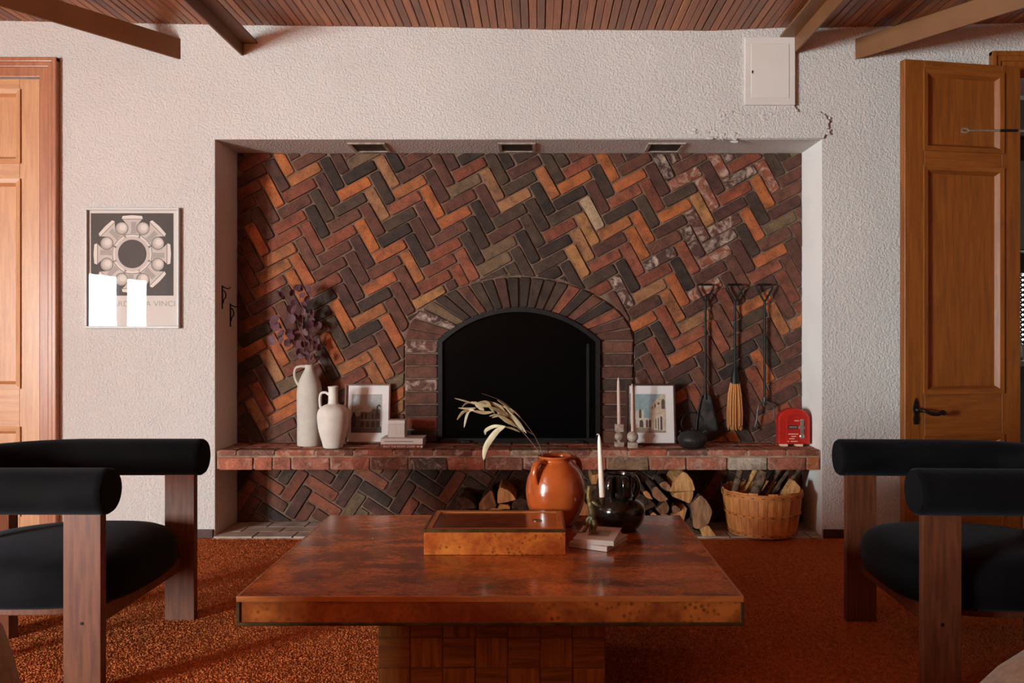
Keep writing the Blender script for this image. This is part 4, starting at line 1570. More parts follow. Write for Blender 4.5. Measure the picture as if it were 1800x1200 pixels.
PH1 = [pm('photo_sky_grey', 176, 176, 174), pm('photo_dark', 52, 46, 44), pm('photo_mid', 104, 98, 94), pm('photo_pale', 140, 134, 128), pm('photo_ground', 78, 70, 66)]
PH2 = [pm('photo_sky_blue', 150, 172, 176), pm('photo_arch_shade', 96, 82, 72), pm('photo_stone', 206, 184, 160), pm('photo_stone_pale', 220, 206, 188), pm('photo_paving', 160, 142, 124)]


def print1(b):
    s = 0.25 / 560.0

    def q(x, y):
        return ((x - 935) * s, (1035 - y) * s)
    R = lambda x0, y0, x1, y1: [q(x0, y1), q(x1, y1), q(x1, y0), q(x0, y0)]
    flat(b, R(735, 435, 1110, 905), -0.0084, 0)
    flat(b, R(735, 830, 1110, 905), -0.0085, 4)
    flat(b, [q(735, 850), q(1090, 850), q(1090, 620), q(1000, 612), q(965, 655), q(850, 650), q(840, 700), q(735, 720)], -0.0086, 2)
    flat(b, [q(735, 850), q(790, 840), q(790, 700), q(775, 650), q(755, 655), q(735, 730)], -0.0087, 1)
    flat(b, [q(840, 745), q(1095, 742), q(1095, 752), q(840, 756)], -0.0088, 3)
    for x in (850, 915, 980, 1045):
        flat(b, [(p[0], p[1]) for p in arch_poly(q(x, 0)[0], q(x + 44, 0)[0], q(0, 840)[1], q(0, 790)[1], q(0, 762)[1])], -0.0089, 1)
    for x in (855, 900, 985, 1030, 1060):
        flat(b, [(p[0], p[1]) for p in arch_poly(q(x, 0)[0], q(x + 26, 0)[0], q(0, 735)[1], q(0, 690)[1], q(0, 664)[1])], -0.0089, 1)
    flat(b, [q(1050, 700), q(1068, 700), q(1064, 580), q(1100, 590), q(1085, 560), q(1060, 565), q(1040, 590)], -0.009, 1)


def print2(b):
    s = 0.235 / 615.0

    def q(x, y):
        return ((x - 727) * s, (1065 - y) * s)
    R = lambda x0, y0, x1, y1: [q(x0, y1), q(x1, y1), q(x1, y0), q(x0, y0)]
    A = lambda x0, x1, zb_, zs__, zt: arch_poly(q(x0, 0)[0], q(x1, 0)[0], q(0, zb_)[1], q(0, zs__)[1], q(0, zt)[1])
    flat(b, R(470, 350, 900, 895), -0.0084, 0)
    flat(b, R(470, 815, 900, 895), -0.0085, 4)
    flat(b, [q(475, 825), q(700, 825), q(700, 690), q(590, 690), q(590, 575), q(510, 575), q(475, 600)], -0.0086, 3)
    flat(b, [q(690, 850), q(900, 870), q(900, 350), q(850, 350), q(760, 440), q(690, 500)], -0.0087, 2)
    flat(b, [q(740, 850), q(860, 870), q(860, 640), q(800, 630), q(745, 690)], -0.0088, 3)
    for a in ((520, 555, 690, 600, 565), (525, 580, 820, 750, 715), (615, 645, 820, 740, 710), (655, 690, 820, 740, 710)):
        flat(b, A(*a), -0.009, 1)
    for a in ((840, 890, 560, 460, 420), (785, 815, 560 - 60, 490, 465), (740, 760, 540, 510, 485), (705, 718, 560, 540, 520), (750, 765, 840, 720, 690), (785, 800, 850, 710, 680), (820, 850, 860, 700, 660)):
        flat(b, A(*a), -0.009, 1)


frame('brown framed arcade photograph leaning behind the white bulbous jug', PX(646, 4.36), 4.352, 0.25, 0.326, M['frame_wood'], 0.12, PH1, print1)
frame('dark framed pale courtyard photograph leaning between candlesticks and kettle', PX(1150, 4.29), 4.30, 0.237, 0.328, M['frame_dark'], 0.14, PH2, print2, rotz=0.0)
t = frame('second dark picture frame hidden behind the courtyard photograph', PX(1140, 4.33), 4.352, 0.237, 0.325, M['frame_dark'], 0.10, PH2, print2)


# books and white box
def book(label, X, Y, Z, wd, dp, th, rotz, cover, group=None):
    t = thing('book', label, 'book', (X, Y, Z), rotz, group)
    MB().box(0, wd, 0, dp, 0, 0.002).build('cover', cover, t)
    MB().box(0, wd, 0, dp, th - 0.002, th).build('cover', cover, t)
    MB().box(0, wd, -0.0008, 0.0015, 0.0005, th - 0.0005).build('spine', cover, t)
    MB().box(0.003, wd - 0.003, 0.0015, dp - 0.003, 0.002, th - 0.002).build('pages', M['pages'], t)
    return t


M['spine_rust'] = mat('rust_book_spine', C(140, 70, 46), C(120, 58, 40), rough=0.6, scale=10)
M['letter_pale'] = mat('pale_lettering', C(232, 222, 208), rough=0.6)
M['letter_dark'] = mat('dark_lettering', C(90, 84, 82), rough=0.6)
yb = 4.155
s = yb / F
bk1 = book('rust spined book under the white book on the shelf', PX(669, yb), yb, ZS, 74 * s, 0.15, 0.022, 0.02, M['spine_rust'])
put_text('SHUT THE FRONT DOOR', 0.0155, M['letter_pale'], bk1, (74 * s * 0.44, -0.0012, 0.011), (PI / 2, 0, 0), 0.93)
MB().box(74 * s * 0.86, 74 * s * 0.92, -0.0012, -0.0008, 0.008, 0.014).build('spine_mark', M['cream_paint'], bk1)
MB().box(74 * s * 0.95, 74 * s * 0.99, -0.0012, -0.0008, 0.006, 0.015).build('spine_mark', M['letter_pale'], bk1)
bk2 = book('white book with small dark spine lettering on top of the rust book', PX(669, yb), yb + 0.003, ZS + 0.0225, 74 * s, 0.145, 0.03, 0.0, M['paper_white'])
MB().box(0.02, 0.17, -0.0012, -0.0008, 0.0135, 0.0165).build('spine_line', M['letter_dark'], bk2)
t = thing('white_box', 'small white ribbed box standing on the shelf books', 'box', (PX(697.5, 4.21), 4.2, ZS + 0.053), 0.0)
bw = 29 * 4.2 / F
MB().box(-bw / 2, bw / 2, 0, 0.075, 0, 0.07).build('body', M['paper_white'], t, bevel=0.002)
MB().box(-bw / 2 - 0.001, bw / 2 + 0.001, -0.001, 0.076, 0.0705, 0.09).build('lid', M['paper_white'], t, bevel=0.002)
for k in range(9):
    xx = -bw / 2 + bw * (k + 0.5) / 9
    MB().box(xx - 0.0025, xx + 0.0025, -0.0015, 0.0, 0.006, 0.068).build('rib', M['paper_white'], t)

# candlesticks with pink candles
yc = 4.24
f3 = yc / F / 8
t = thing('candlestick', 'stone candlestick with a square block above its ball', 'candlestick', (PX(1088.3, yc), yc, ZS), 0.05)
MB().box(-62 * f3, 62 * f3, -62 * f3, 62 * f3, 0, 66 * f3).build('base', M['stone'], t, bevel=0.003)
MB().ball((0, 0, 140 * f3), 66 * f3, 24, 14, (1, 1, 0.95)).lathe([(30 * f3, 62 * f3), (26 * f3, 90 * f3)], 20).lathe([(26 * f3, 190 * f3), (36 * f3, 212 * f3)], 20).build('ball', M['stone'], t, smooth=50)
MB().box(-57 * f3, 57 * f3, -57 * f3, 57 * f3, 208 * f3, 316 * f3).build('block', M['stone'], t, bevel=0.003)
c1 = MB().lathe([(26 * f3, 0), (27 * f3, 0.01), (22 * f3, 480 * f3), (17 * f3, 600 * f3), (9 * f3, 640 * f3), (3 * f3, 652 * f3)], 18).build('taper_candle', M['wax_pink'], smooth=50, loc=(PX(1088.3, yc), yc, ZS + 316.5 * f3), rot=(0, -0.018, 0))
tag(c1, 'pale pink taper candle in the block topped stone candlestick', 'candle')
yc = 4.19
f3 = yc / F / 8
X = PX(1112, yc)
t = thing('candlestick', 'stone candlestick of a ball on a square plinth', 'candlestick', (X, yc, ZS), -0.04)
MB().box(-68 * f3, 68 * f3, -68 * f3, 68 * f3, 0, 80 * f3).build('base', M['stone'], t, bevel=0.003)
MB().ball((0, 0, 156 * f3), 80 * f3, 24, 14).build('ball', M['stone'], t, smooth=50)
c1 = MB().lathe([(22 * f3, 0), (22 * f3, 0.01), (19 * f3, 480 * f3), (14 * f3, 620 * f3), (8 * f3, 655 * f3), (3 * f3, 668 * f3)], 18).build('taper_candle', M['wax_pink'], smooth=50, loc=(X, yc, ZS + 233 * f3), rot=(0, -0.012, 0))
tag(c1, 'pale pink taper candle in the ball shaped stone candlestick', 'candle')

# kettle
yc = 4.2
f3 = yc / F / 8
t = thing('cast_iron_kettle', 'squat black cast iron kettle with hoop handle below the shovel', 'kettle', (PX(1217, yc), yc, ZS), 0.3)
MB().lathe(profile([(110 * f3, 0), (150 * f3, 14 * f3), (196 * f3, 80 * f3), (206 * f3, 120 * f3), (192 * f3, 160 * f3), (150 * f3, 205 * f3), (116 * f3, 228 * f3)], 4), 40).build('body', M['cast_iron'], t, smooth=50)
b = MB().lathe([(112 * f3, 228 * f3), (108 * f3, 236 * f3), (60 * f3, 246 * f3), (16 * f3, 250 * f3)], 32)
b.ball((0, 0, 258 * f3), 18 * f3, 12, 8)
b.build('lid', M['cast_iron'], t, smooth=50)
hp = [(math.cos(a) * 172 * f3, 0, 345 * f3 + math.sin(a) * 148 * f3) for a in [PI * (1.28 - 1.56 * k / 24) for k in range(25)]]
MB().tube(hp, 8.5 * f3, 10).build('handle', M['iron'], t, smooth=60)
MB().tube([(150 * f3, 0, 130 * f3), (215 * f3, 0, 175 * f3), (240 * f3, 0, 215 * f3)], [26 * f3, 18 * f3, 14 * f3], 14).build('spout', M['cast_iron'], t, smooth=50, rot=(0, 0, 1.9))

# fire tools hanging on the bricks
YT = 4.372


def tool(name, label, px):
    t = thing(name, label, 'fire tool', (PX(px, YT), YT, PZ(757, YT)))
    zz = lambda py: PZ(py, YT) - t.location.z
    x = 14.5 * YT / F
    tri = [(0, 0, zz(531)), (-x * 0.9, 0, zz(508)), (-x, 0, zz(502)), (-x * 0.8, 0, zz(500)), (x * 0.8, 0, zz(500)), (x, 0, zz(502)), (x * 0.9, 0, zz(508)), (0, 0, zz(531))]
    MB().tube(tri, 0.0055, 8).build('grip', M['iron'], t, smooth=60)
    MB().tube([(0, 0, -0.0 + zz(499)), (0, 0.03, zz(499))], 0.004, 8).build('hanging_nail', M['iron'], t, smooth=60)
    return t, zz


t, zz = tool('fire_shovel', 'black fire shovel hanging on the bricks above the kettle', 1240)
MB().tube([(0, 0, zz(529)), (0, 0, zz(690))], 0.0065, 10).build('shaft', M['iron'], t, smooth=60)
u = YT / F
b = MB()
prof = [(-7, 694), (-10, 705), (-13, 720), (-16, 740), (-17, 755), (21, 757), (16, 735), (11, 712), (7, 694)]
front = [(x * u, -0.012, zz(y)) for x, y in prof]
back = [(x * u, -0.007, zz(y)) for x, y in prof]
n = len(prof)
b.add(front + back, [tuple(range(n)), tuple(range(2 * n - 1, n - 1, -1))] + [(i, i + n, (i + 1) % n + n, (i + 1) % n) for i in range(n)])
for i in (1, 2, 3, 5, 6, 7):
    pass
b.build('blade', M['steel_worn'], t)
b = MB()
b.tube([(x * u, -0.016, zz(y)) for x, y in prof[:5]], 0.006, 8)
b.tube([(x * u, -0.016, zz(y)) for x, y in prof[5:]], 0.006, 8)
b.build('blade_rim', M['iron'], t, smooth=60)
MB().tube([(0, 0, zz(680)), (0, -0.006, zz(702))], [0.008, 0.012], 10).build('socket', M['iron'], t, smooth=60)

t, zz = tool('fire_broom', 'straw hearth broom with black handle hanging on the bricks', 1292)
MB().tube([(0, 0, zz(529)), (0, 0, zz(655))], 0.0065, 10).build('shaft', M['iron'], t, smooth=60)
MB().lathe([(8 * u, zz(674)), (7.5 * u, zz(664)), (5 * u, zz(652)), (3 * u, zz(644))], 20).build('ferrule', M['black_steel'], t, smooth=50)
b = MB()
for k in range(170):
    a = random.uniform(0, 2 * PI)
    q = math.sqrt(random.random())
    x0, y0 = math.cos(a) * q * 8 * u, math.sin(a) * q * 6.5 * u
    k2 = random.uniform(1.7, 2.0)
    zt = zz(random.uniform(745, 756))
    b.tube([(x0, y0, zz(672)), (x0 * 1.5, y0 * 1.1, zz(692)), (x0 * k2 * 1.02, y0 * 1.2, zz(725)), (x0 * k2 * 0.98, y0 * 1.2, zt)], 0.0024, 5)
tag(b.build('bristles', M['bristle'], t, smooth=60), kind='stuff')

t, zz = tool('fire_tongs', 'black log tongs with curved claws hanging beside the red box', 1344)
MB().tube([(0, 0, zz(529)), (0, 0, zz(700))], 0.0065, 10).build('shaft', M['iron'], t, smooth=60)
MB().lathe([(0.009, zz(708)), (0.011, zz(704)), (0.009, zz(698))], 14).build('collar', M['steel_worn'], t, smooth=50)
for s, pts in ((-1, [(0, 706), (-8, 709), (-12, 718), (-14, 736), (-18, 752), (-20, 757)]), (1, [(0, 706), (9, 708), (15, 715), (17, 730), (22, 748), (27, 758)])):
    MB().tube(spline([(x * u, -0.004, zz(y)) for x, y in pts], 5), 0.0042, 8).build('arm', M['steel_worn'], t, smooth=60)
    x, y = pts[-1]
    MB().bar((x * u, -0.004, zz(y - 8)), (x * u + s * 0.004, -0.012, zz(y)), 0.014, 0.006, (0, 1, 0)).build('claw', M['steel_worn'], t)

# red enamel box
yc = 4.262
t = thing('red_metal_box', 'red enamelled box with an arched top and silver lever on the shelf', 'box', (PX(1393.5, yc), yc, ZS), -0.04)
u = yc / F
s7 = u / 7.5
P = arch_poly(-205 * s7, 205 * s7, 30 * s7, 350 * s7, 500 * s7, 14)
MB().prism(P, -0.03, 0.03).build('body', M['red'], t, bevel=0.006)
P = arch_poly(-105 * s7, 150 * s7, 60 * s7, 330 * s7, 425 * s7, 12)
MB().prism(P, -0.034, -0.028).build('face_plate', M['red'], t, bevel=0.002)
MB().box(-80 * s7, 40 * s7, -0.036, -0.033, 232 * s7, 280 * s7).build('slot_plate', M['dial'], t, bevel=0.001)
MB().box(-70 * s7, 30 * s7, -0.0368, -0.0355, 244 * s7, 268 * s7).build('slot_rim', M['silver'], t)
b = MB()
b.ball((95 * s7, -0.036, 345 * s7), 20 * s7, 12, 8, (1.3, 0.5, 1)).ball((95 * s7, -0.036, 135 * s7), 34 * s7, 14, 8, (1, 0.5, 1))
b.box(75 * s7, 115 * s7, -0.041, -0.033, 120 * s7, 340 * s7).box(50 * s7, 130 * s7, -0.042, -0.033, 235 * s7, 270 * s7)
b.build('lever', M['silver'], t, bevel=0.001)
for zq, x0, x1 in ((340, -5, 60), (165, -80, 50), (135, -40, 20), (105, -70, 0), (70, -90, -70), (70, -50, 40)):
    MB().box(x0 * s7, x1 * s7, -0.0352, -0.0338, (zq - 5) * s7, (zq + 5) * s7).build('painted_line', M['cream_paint'], t)
for x in (-0.05, 0.03):
    MB().box(x - 0.018, x + 0.018, -0.02, 0.02, 0, 0.016).build('foot', M['cream_paint'], t)

# ------------------------------------------------------------------ firewood under the shelf
HZ = 0.0132       # top of the hearth tiles
STACK = []


def log(poly_px, label, group, **kw):
    """note one log of the stack: its sawn end traced as pixels, placed in metres at its own depth"""
    Y = kw.get('Y', 4.13)
    P = [(PX(x, Y), PZ(y, Y)) for x, y in poly_px]
    if parea(P) < 0:
        P.reverse()
    STACK.append(dict(poly=round_poly(P, 0.006), label=label, group=group, kw=kw))


def spans(poly, x):
    """height intervals of the polygon at x"""
    z = []
    for i in range(len(poly)):
        (xa, za), (xb, zb_) = poly[i], poly[(i + 1) % len(poly)]
        if (xa <= x) != (xb <= x):
            z.append(za + (zb_ - za) * (x - xa) / (xb - xa))
    z.sort()
    return [(z[i], z[i + 1]) for i in range(0, len(z) - 1, 2)]


def span_xs(poly):
    x0, x1 = min(p[0] for p in poly), max(p[0] for p in poly)
    return [x0 + (x1 - x0) * (k + 0.5) / 60 for k in range(60)]


def settle(item, done):
    """lower or lift a log until it just rests on the hearth or on the logs under it"""
    gap = 9.0
    for x in span_xs(item['poly']):
        own = spans(item['poly'], x)
        if not own:
            continue
        lo, hi = own[0][0], own[-1][1]
        gap = min(gap, lo - HZ)
        for d in done:
            for za, zb_ in spans(d['poly'], x):
                if (za + zb_) / 2 < (lo + hi) / 2:
                    gap = min(gap, lo - zb_)
    item['poly'] = [(p[0], p[1] - gap - 0.0004) for p in item['poly']]
    done.append(item)


def build_log(P, label, group, Y=4.13, depth=0.24, end='grain_pale', side='bark', shift=(0, 0), taper=0.0):
    cx, cz = sum(p[0] for p in P) / len(P), min(p[1] for p in P)
    t = thing('firewood_log', label, 'log', (cx, Y, cz), 0, group)
    P = [(p[0] - cx, p[1] - cz) for p in P]
    n = len(P)
    b = MB()
    mx_, mz_ = sum(p[0] for p in P) / n, sum(p[1] for p in P) / n
    seg = 4
    vs_ = []
    for k in range(seg + 1):
        f = k / seg
        sc = 1 - taper * f
        for p in P:
            j = 0.0008 if 0 < k else 0
            vs_.append((mx_ + (p[0] - mx_) * sc + shift[0] * f + random.uniform(-j, j), depth * f, max(0.0, mz_ + (p[1] - mz_) * sc + shift[1] * f + random.uniform(-j, j))))
    fs_ = []
    for k in range(seg):
        for i in range(n):
            j = (i + 1) % n
            fs_.append((k * n + i, k * n + j, (k + 1) * n + j, (k + 1) * n + i))
    fs_.append(tuple(seg * n + i for i in range(n)))
    b.add(vs_, fs_)
    b.build('bark' if side.startswith('bark') else 'split_side', M[side], t, smooth=35)
    b = MB()
    Q = [(mx_ + (p[0] - mx_) * 0.97, mz_ + (p[1] - mz_) * 0.97) for p in P]
    b.add([(p[0], 0, p[1]) for p in P] + [(p[0], -0.003, p[1]) for p in Q], [(i, (i + 1) % n, (i + 1) % n + n, i + n) for i in range(n)] + [tuple(range(n, 2 * n))])
    b.build('cut_face', M[end], t)
    return t


z8 = lambda L: [(780 + x / 11.25, 810 + y / 11.25) for x, y in L]
z7 = lambda L: [(1100 + x / 5.4545, 820 + y / 5.4545) for x, y in L]
G1, G2 = 'firewood stacked behind the terracotta jar', 'firewood stacked beside the bushel basket'
log(z8([(235, 740), (330, 690), (480, 740), (600, 830), (665, 940), (330, 955)]), 'grey barked half log beside the dim herringbone bricks', G1, end='bark', Y=4.15)
log(z8([(700, 790), (800, 660), (920, 545), (960, 545), (1050, 860), (800, 925), (690, 925)]), 'triangular split log with a rough barked edge in the jar side stack', G1, end='grain_grey')
log(z8([(1060, 590), (1110, 470), (1300, 540), (1440, 720), (1250, 770), (1060, 800)]), 'orange split log lying highest in the jar side stack', G1, side='split')
log(z8([(1060, 945), (1100, 845), (1300, 870), (1325, 950)]), 'small pale split log under the orange one', G1, side='split')
log(z8([(1335, 870), (1400, 770), (1530, 725), (1690, 800), (1700, 950), (1345, 955)]), 'ridged barked log touching the terracotta jar outline', G1, end='bark')
log(z7([(410, 240), (490, 105), (545, 45), (585, 58), (640, 130), (668, 228)]), 'pale quarter log topmost in the basket side stack', G2, side='split')
log(z7([(440, 288), (470, 255), (650, 234), (642, 300), (612, 358)]), 'pale wedge log directly under the topmost quarter log', G2, side='split')
log(z7([(618, 366), (720, 272), (765, 312), (810, 380), (832, 440), (795, 550), (700, 602), (650, 592), (640, 490)]), 'big half round log with a grey sawn face', G2, end='grain_grey', Y=4.10, depth=0.27)
log(z7([(425, 462), (590, 372), (552, 525), (500, 472)]), 'pale wedge log pointing down beside the big half log', G2, side='split')
log(z7([(285, 405), (385, 318), (418, 390), (402, 444), (340, 462)]), 'brown split log with a pale top edge in the stack', G2, end='grain_grey')
log(z7([(232, 432), (262, 400), (325, 458), (250, 464)]), 'small pale split log at the low edge of the stack', G2)
log(z7([(245, 190), (292, 158), (412, 290), (332, 312), (260, 262)]), 'rough splintered log under the round branch end', G2, end='grain_grey')
log(z7([(315, 160), (345, 140), (385, 130), (435, 190), (412, 232), (350, 202)]), 'round branch end high in the basket side stack', G2, end='grain_grey')
log(z7([(158, 222), (190, 200), (222, 220), (262, 292), (200, 272)]), 'slim split log beside the black vase neck', G2)
log(z7([(440, 335), (470, 312), (532, 355), (492, 392), (446, 386)]), 'small brown log filling the gap mid stack', G2, end='grain_grey')
log(z7([(720, 592), (792, 558), (872, 690), (740, 696)]), 'pale wedge log lying on the hearth below the big half log', G2, side='split', Y=4.09)
log(z7([(550, 535), (630, 492), (642, 602), (702, 612), (722, 650), (690, 700), (560, 700)]), 'dark brown log on the hearth against the table outline', G2, end='bark')
log(z7([(90, 250), (180, 272), (300, 372), (180, 424), (60, 420)]), 'dark barked log half hidden by the black vase', G2, end='bark', Y=4.16)
log(z7([(-330, 60), (-240, 40), (-200, 130), (-330, 150)]), 'orange split log seen between jar and candle', G2, side='split', Y=4.14)
log(z7([(-340, 160), (-180, 140), (-60, 260), (60, 300), (40, 430), (-340, 430)]), 'large dark log behind the bronze figurine', G2, end='bark', Y=4.17, depth=0.21)
# settle the traced logs: first those standing on the hearth tiles, then the hidden bottom layer under the rest
hearth_logs = [d for d in STACK if 'hearth' in d['label']]
done = []
for d in hearth_logs:                     # they lie flat on the tiles
    d['poly'] = [(p[0], max(p[1], HZ)) for p in d['poly']]
    settle(d, done)
upper = [d for d in STACK if d not in hearth_logs]
BOTTOM = []
for i in range(8):
    xm, rx, rt = PX(820 + i * 50, 4.14), random.uniform(0.066, 0.072), random.uniform(0.9, 1.1)
    dome = [(xm + math.cos(PI * k / 10) * rx, math.sin(PI * k / 10) ** 0.7 * rt * random.uniform(0.93, 1.04)) for k in range(11)]
    top = 0.16
    for d in upper:                       # as tall as the lowest log above allows, so that it carries it
        for x in span_xs(d['poly']):
            if abs(x - xm) < rx * 0.98:
                for za, _ in spans(d['poly'], x):
                    hgt = max([q[1] for q in spans(dome + [(xm - rx, -0.01), (xm + rx, -0.01)], x)] or [0.0])
                    if hgt > 0.05:
                        top = min(top, (za - HZ) / hgt)
    poly = [(x, HZ + 0.0 + z * top) for x, z in dome]
    poly = [(xm + rx * 0.8, HZ)] + [(x, max(z, HZ + 0.012)) for x, z in poly] + [(xm - rx * 0.8, HZ)]
    BOTTOM.append(dict(poly=poly, label='barked log in the bottom layer of the firewood behind the table', group='bottom layer of firewood', kw=dict(end=('grain_grey', 'grain_pale', 'bark')[i % 3], Y=4.14, depth=0.23)))
done += BOTTOM
for d in sorted(upper, key=lambda q: min(p[1] for p in q['poly'])):
    settle(d, done)
for d in STACK + BOTTOM:
    build_log(d['poly'], d['label'], d['group'], **d['kw'])

# bushel basket
YK = 4.195
bk = thing('bushel_basket', 'round bushel basket of bent wood staves full of kindling', 'basket', (PX(1339, YK), YK, HZ))
R0, R1, HB = 0.171, 0.203, 0.226
NS = 26
for k in range(NS):
    a0, a1 = 2 * PI * (k + 0.02) / NS, 2 * PI * (k + 0.98) / NS
    b = MB()
    vs_ = []
    for z_, r_ in ((0, R0), (HB * 0.35, R0 + (R1 - R0) * 0.45), (HB * 0.7, R0 + (R1 - R0) * 0.8), (HB + random.uniform(-0.004, 0.008), R1)):
        for aa in (a0, (a0 + a1) / 2, a1):
            bul = 0.0025 if aa not in (a0, a1) else 0
            vs_.append((math.cos(aa) * (r_ + bul), math.sin(aa) * (r_ + bul), z_))
        for aa in (a1, (a0 + a1) / 2, a0):
            vs_.append((math.cos(aa) * (r_ - 0.003), math.sin(aa) * (r_ - 0.003), z_))
    fs_ = []
    for i in range(3):
        for j in range(6):
            j2 = (j + 1) % 6
            fs_.append((i * 6 + j, i * 6 + j2, (i + 1) * 6 + j2, (i + 1) * 6 + j))
    fs_ += [(5, 4, 3, 2, 1, 0), tuple(18 + j for j in range(6))]
    b.add(vs_, fs_)
    b.build('stave', M['basket'], bk)
for z_, r_, h_ in ((HB - 0.03, R1 - 0.001, 0.026), (HB * 0.46, R0 + (R1 - R0) * 0.57 + 0.002, 0.013), (0.006, R0 + 0.003, 0.016)):
    MB().lathe([(r_, z_), (r_ + 0.006, z_ + 0.001), (r_ + 0.007, z_ + h_ - 0.001), (r_ + 0.001, z_ + h_)], 52, cap=False).build('hoop', M['basket_hoop'], bk, smooth=40)
    for k in range(26):
        a = 2 * PI * (k + 0.5) / 26
        if math.sin(a) < 0.3:
            MB().box(-0.007, 0.007, -0.002, 0, -0.0015, 0.0015).build('staple', M['frame_dark'], bk, loc=(math.cos(a) * (r_ + 0.0075), math.sin(a) * (r_ + 0.0075), z_ + h_ * 0.5), rot=(0, 0, a + PI / 2))
MB().lathe([(0.02, 0.003), (R0 - 0.004, 0.003), (R0 - 0.004, 0.008), (0.02, 0.008)], 40).build('bottom', M['basket'], bk)
MB().tube(spline([(-R1 - 0.004, -0.02, HB - 0.025), (-R1 - 0.014, -0.018, HB + 0.03), (-R1 - 0.008, 0.0, HB + 0.05), (-R1 + 0.002, 0.02, HB + 0.02), (-R1 - 0.002, 0.03, HB - 0.02)], 5), 0.002, 8).build('wire_handle', M['iron'], bk, smooth=60)


def stick(a, b_, r, label, lane, m='bark_stick'):
    """leans along x in its own lane of the basket, from the basket floor to just under the brick shelf"""
    A = Vector((PX(1100 + a[0] / 5.4545, lane), lane, PZ(820 + a[1] / 5.4545, lane)))
    B = Vector((PX(1100 + b_[0] / 5.4545, lane), lane, PZ(820 + b_[1] / 5.4545, lane)))
    d = (B - A).normalized()
    B = A + d * ((0.3455 - r * abs(d.x) - A.z) / d.z)
    A0 = A.copy()
    while A0.z > HZ + 0.0085 + r * abs(d.x):                # down to the floor of the basket or to its side
        q = A0 - d * 0.002
        lim = R0 + (R1 - R0) * (q.z - HZ) / HB - r - 0.0035
        if math.hypot(q.x - bk.location.x, q.y - YK) > lim:
            break
        A0 = q
    t = thing('kindling_stick', label, 'stick', tuple(A0), 0, 'kindling in the bushel basket')
    pts = [(B - A0) * (k / 7) + Vector((random.gauss(0, r * 0.08), random.gauss(0, r * 0.08), 0)) for k in range(8)]
    rr = [r * random.uniform(0.88, 1.03) for _ in range(8)]
    MB().tube(pts, rr, 9).build('bark', M[m], t, smooth=50)
    MB().tube([pts[-1] - d * 0.001, pts[-1] + d * 0.0025], rr[-1] * 0.92, 9).build('cut_end', M['grain_grey'], t)
    return t


q5 = YK / F / 5.4545
stick((1045, 230), (1100, 50), 34 * q5, 'thick straight stick nearest the wire handle of the basket', 4.135)
stick((1115, 245), (1230, 60), 29 * q5, 'flat pale split stick leaning beside the thick straight stick', 4.182, 'split')
stick((1235, 270), (1316, 50), 50 * q5, 'thickest gnarled barked stick in the middle of the basket', 4.135)
stick((1320, 255), (1455, 60), 24 * q5, 'thin dark stick leaning against the gnarled stick', 4.182)
stick((1385, 275), (1530, 75), 25 * q5, 'rough dark stick leaning towards the bright niche reveal', 4.213)
stick((1440, 280), (1610, 90), 23 * q5, 'reddish thin stick leaning lowest over the basket rim', 4.241)
stick((1480, 240), (1560, 40), 20 * q5, 'short twiggy stick standing at the back of the basket', 4.266)
stick((1560, 210), (1660, 70), 14 * q5, 'dark twig poking out behind the pale wood chunk', 4.286)
YC = 4.122
zc_ = (PZ(820, YC) - (HZ + 0.0085)) * F / YC * 5.4545        # zoom row of the basket floor
ch_ = [(PX(1100 + x / 5.4545, YC), PZ(820 + y / 5.4545, YC)) for x, y in ((1470, zc_), (1512, 285), (1560, 200), (1610, 125), (1680, 200), (1650, 290), (1560, zc_))]
if parea(ch_) < 0:
    ch_.reverse()
build_log(round_poly(ch_, 0.006), 'pale wedge shaped wood chunk in the basket', 'kindling in the bushel basket', Y=YC, depth=0.062, side='split')

# ------------------------------------------------------------------ coffee table
ZT = 0.40
TY0, TY1 = F * (H - ZT) / 461, F * (H - ZT) / 318
TX0, TX1 = PX(415, TY0), PX(1308, TY0)
TT = 52 * TY0 / F
tb = thing('coffee_table', 'low burl wood coffee table with brass edging on a parquet base', 'table', ((TX0 + TX1) / 2, (TY0 + TY1) / 2, 0))
hx_, hy_ = (TX1 - TX0) / 2, (TY1 - TY0) / 2
MB().box(-hx_ + 0.006, hx_ - 0.006, -hy_ + 0.006, hy_ - 0.006, ZT - 0.006, ZT - 0.0005).build('top', M['burl_top'], tb)
b = MB()
b.box(-hx_ + 0.004, hx_ - 0.004, -hy_ + 0.004, hy_ - 0.004, ZT - TT + 0.004, ZT - 0.0062)
b.build('apron', M['burl_edge'], tb)
lp = 0.0065
for x0, x1, y0, y1 in ((-hx_, hx_, -hy_, -hy_ + lp), (-hx_, hx_, hy_ - lp, hy_), (-hx_, -hx_ + lp, -hy_ + lp, hy_ - lp), (hx_ - lp, hx_, -hy_ + lp, hy_ - lp)):
    MB().box(x0, x1, y0, y1, ZT - 0.014, ZT).build('lipping', M['trim_wood'], tb, bevel=0.0015)
    MB().box(x0, x1, y0, y1, ZT - TT, ZT - TT + 0.0085).build('bottom_brass', M['brass'], tb, bevel=0.001, bseg=1)
for sx in (-1, 1):
    for sy in (-1, 1):
        MB().box(*sorted((sx * hx_, sx * (hx_ - 0.0085))), *sorted((sy * hy_, sy * (hy_ - 0.0085))), ZT - TT + 0.0085, ZT - 0.0142).build('corner_brass', M['brass'], tb, bevel=0.001, bseg=1)
bx0, bx1 = PX(664, TY0 + 0.14) - tb.location.x, PX(1064, TY0 + 0.14) - tb.location.x
by0, by1 = -hy_ + 0.14, hy_ - 0.14
MB().box(bx0 + 0.004, bx1 - 0.004, by0 + 0.004, by1 - 0.004, 0, ZT - TT).build('base', M['parquet'], tb)
ph_ = (ZT - TT) / 4
nx = 7
pwd = (bx1 - bx0) / nx
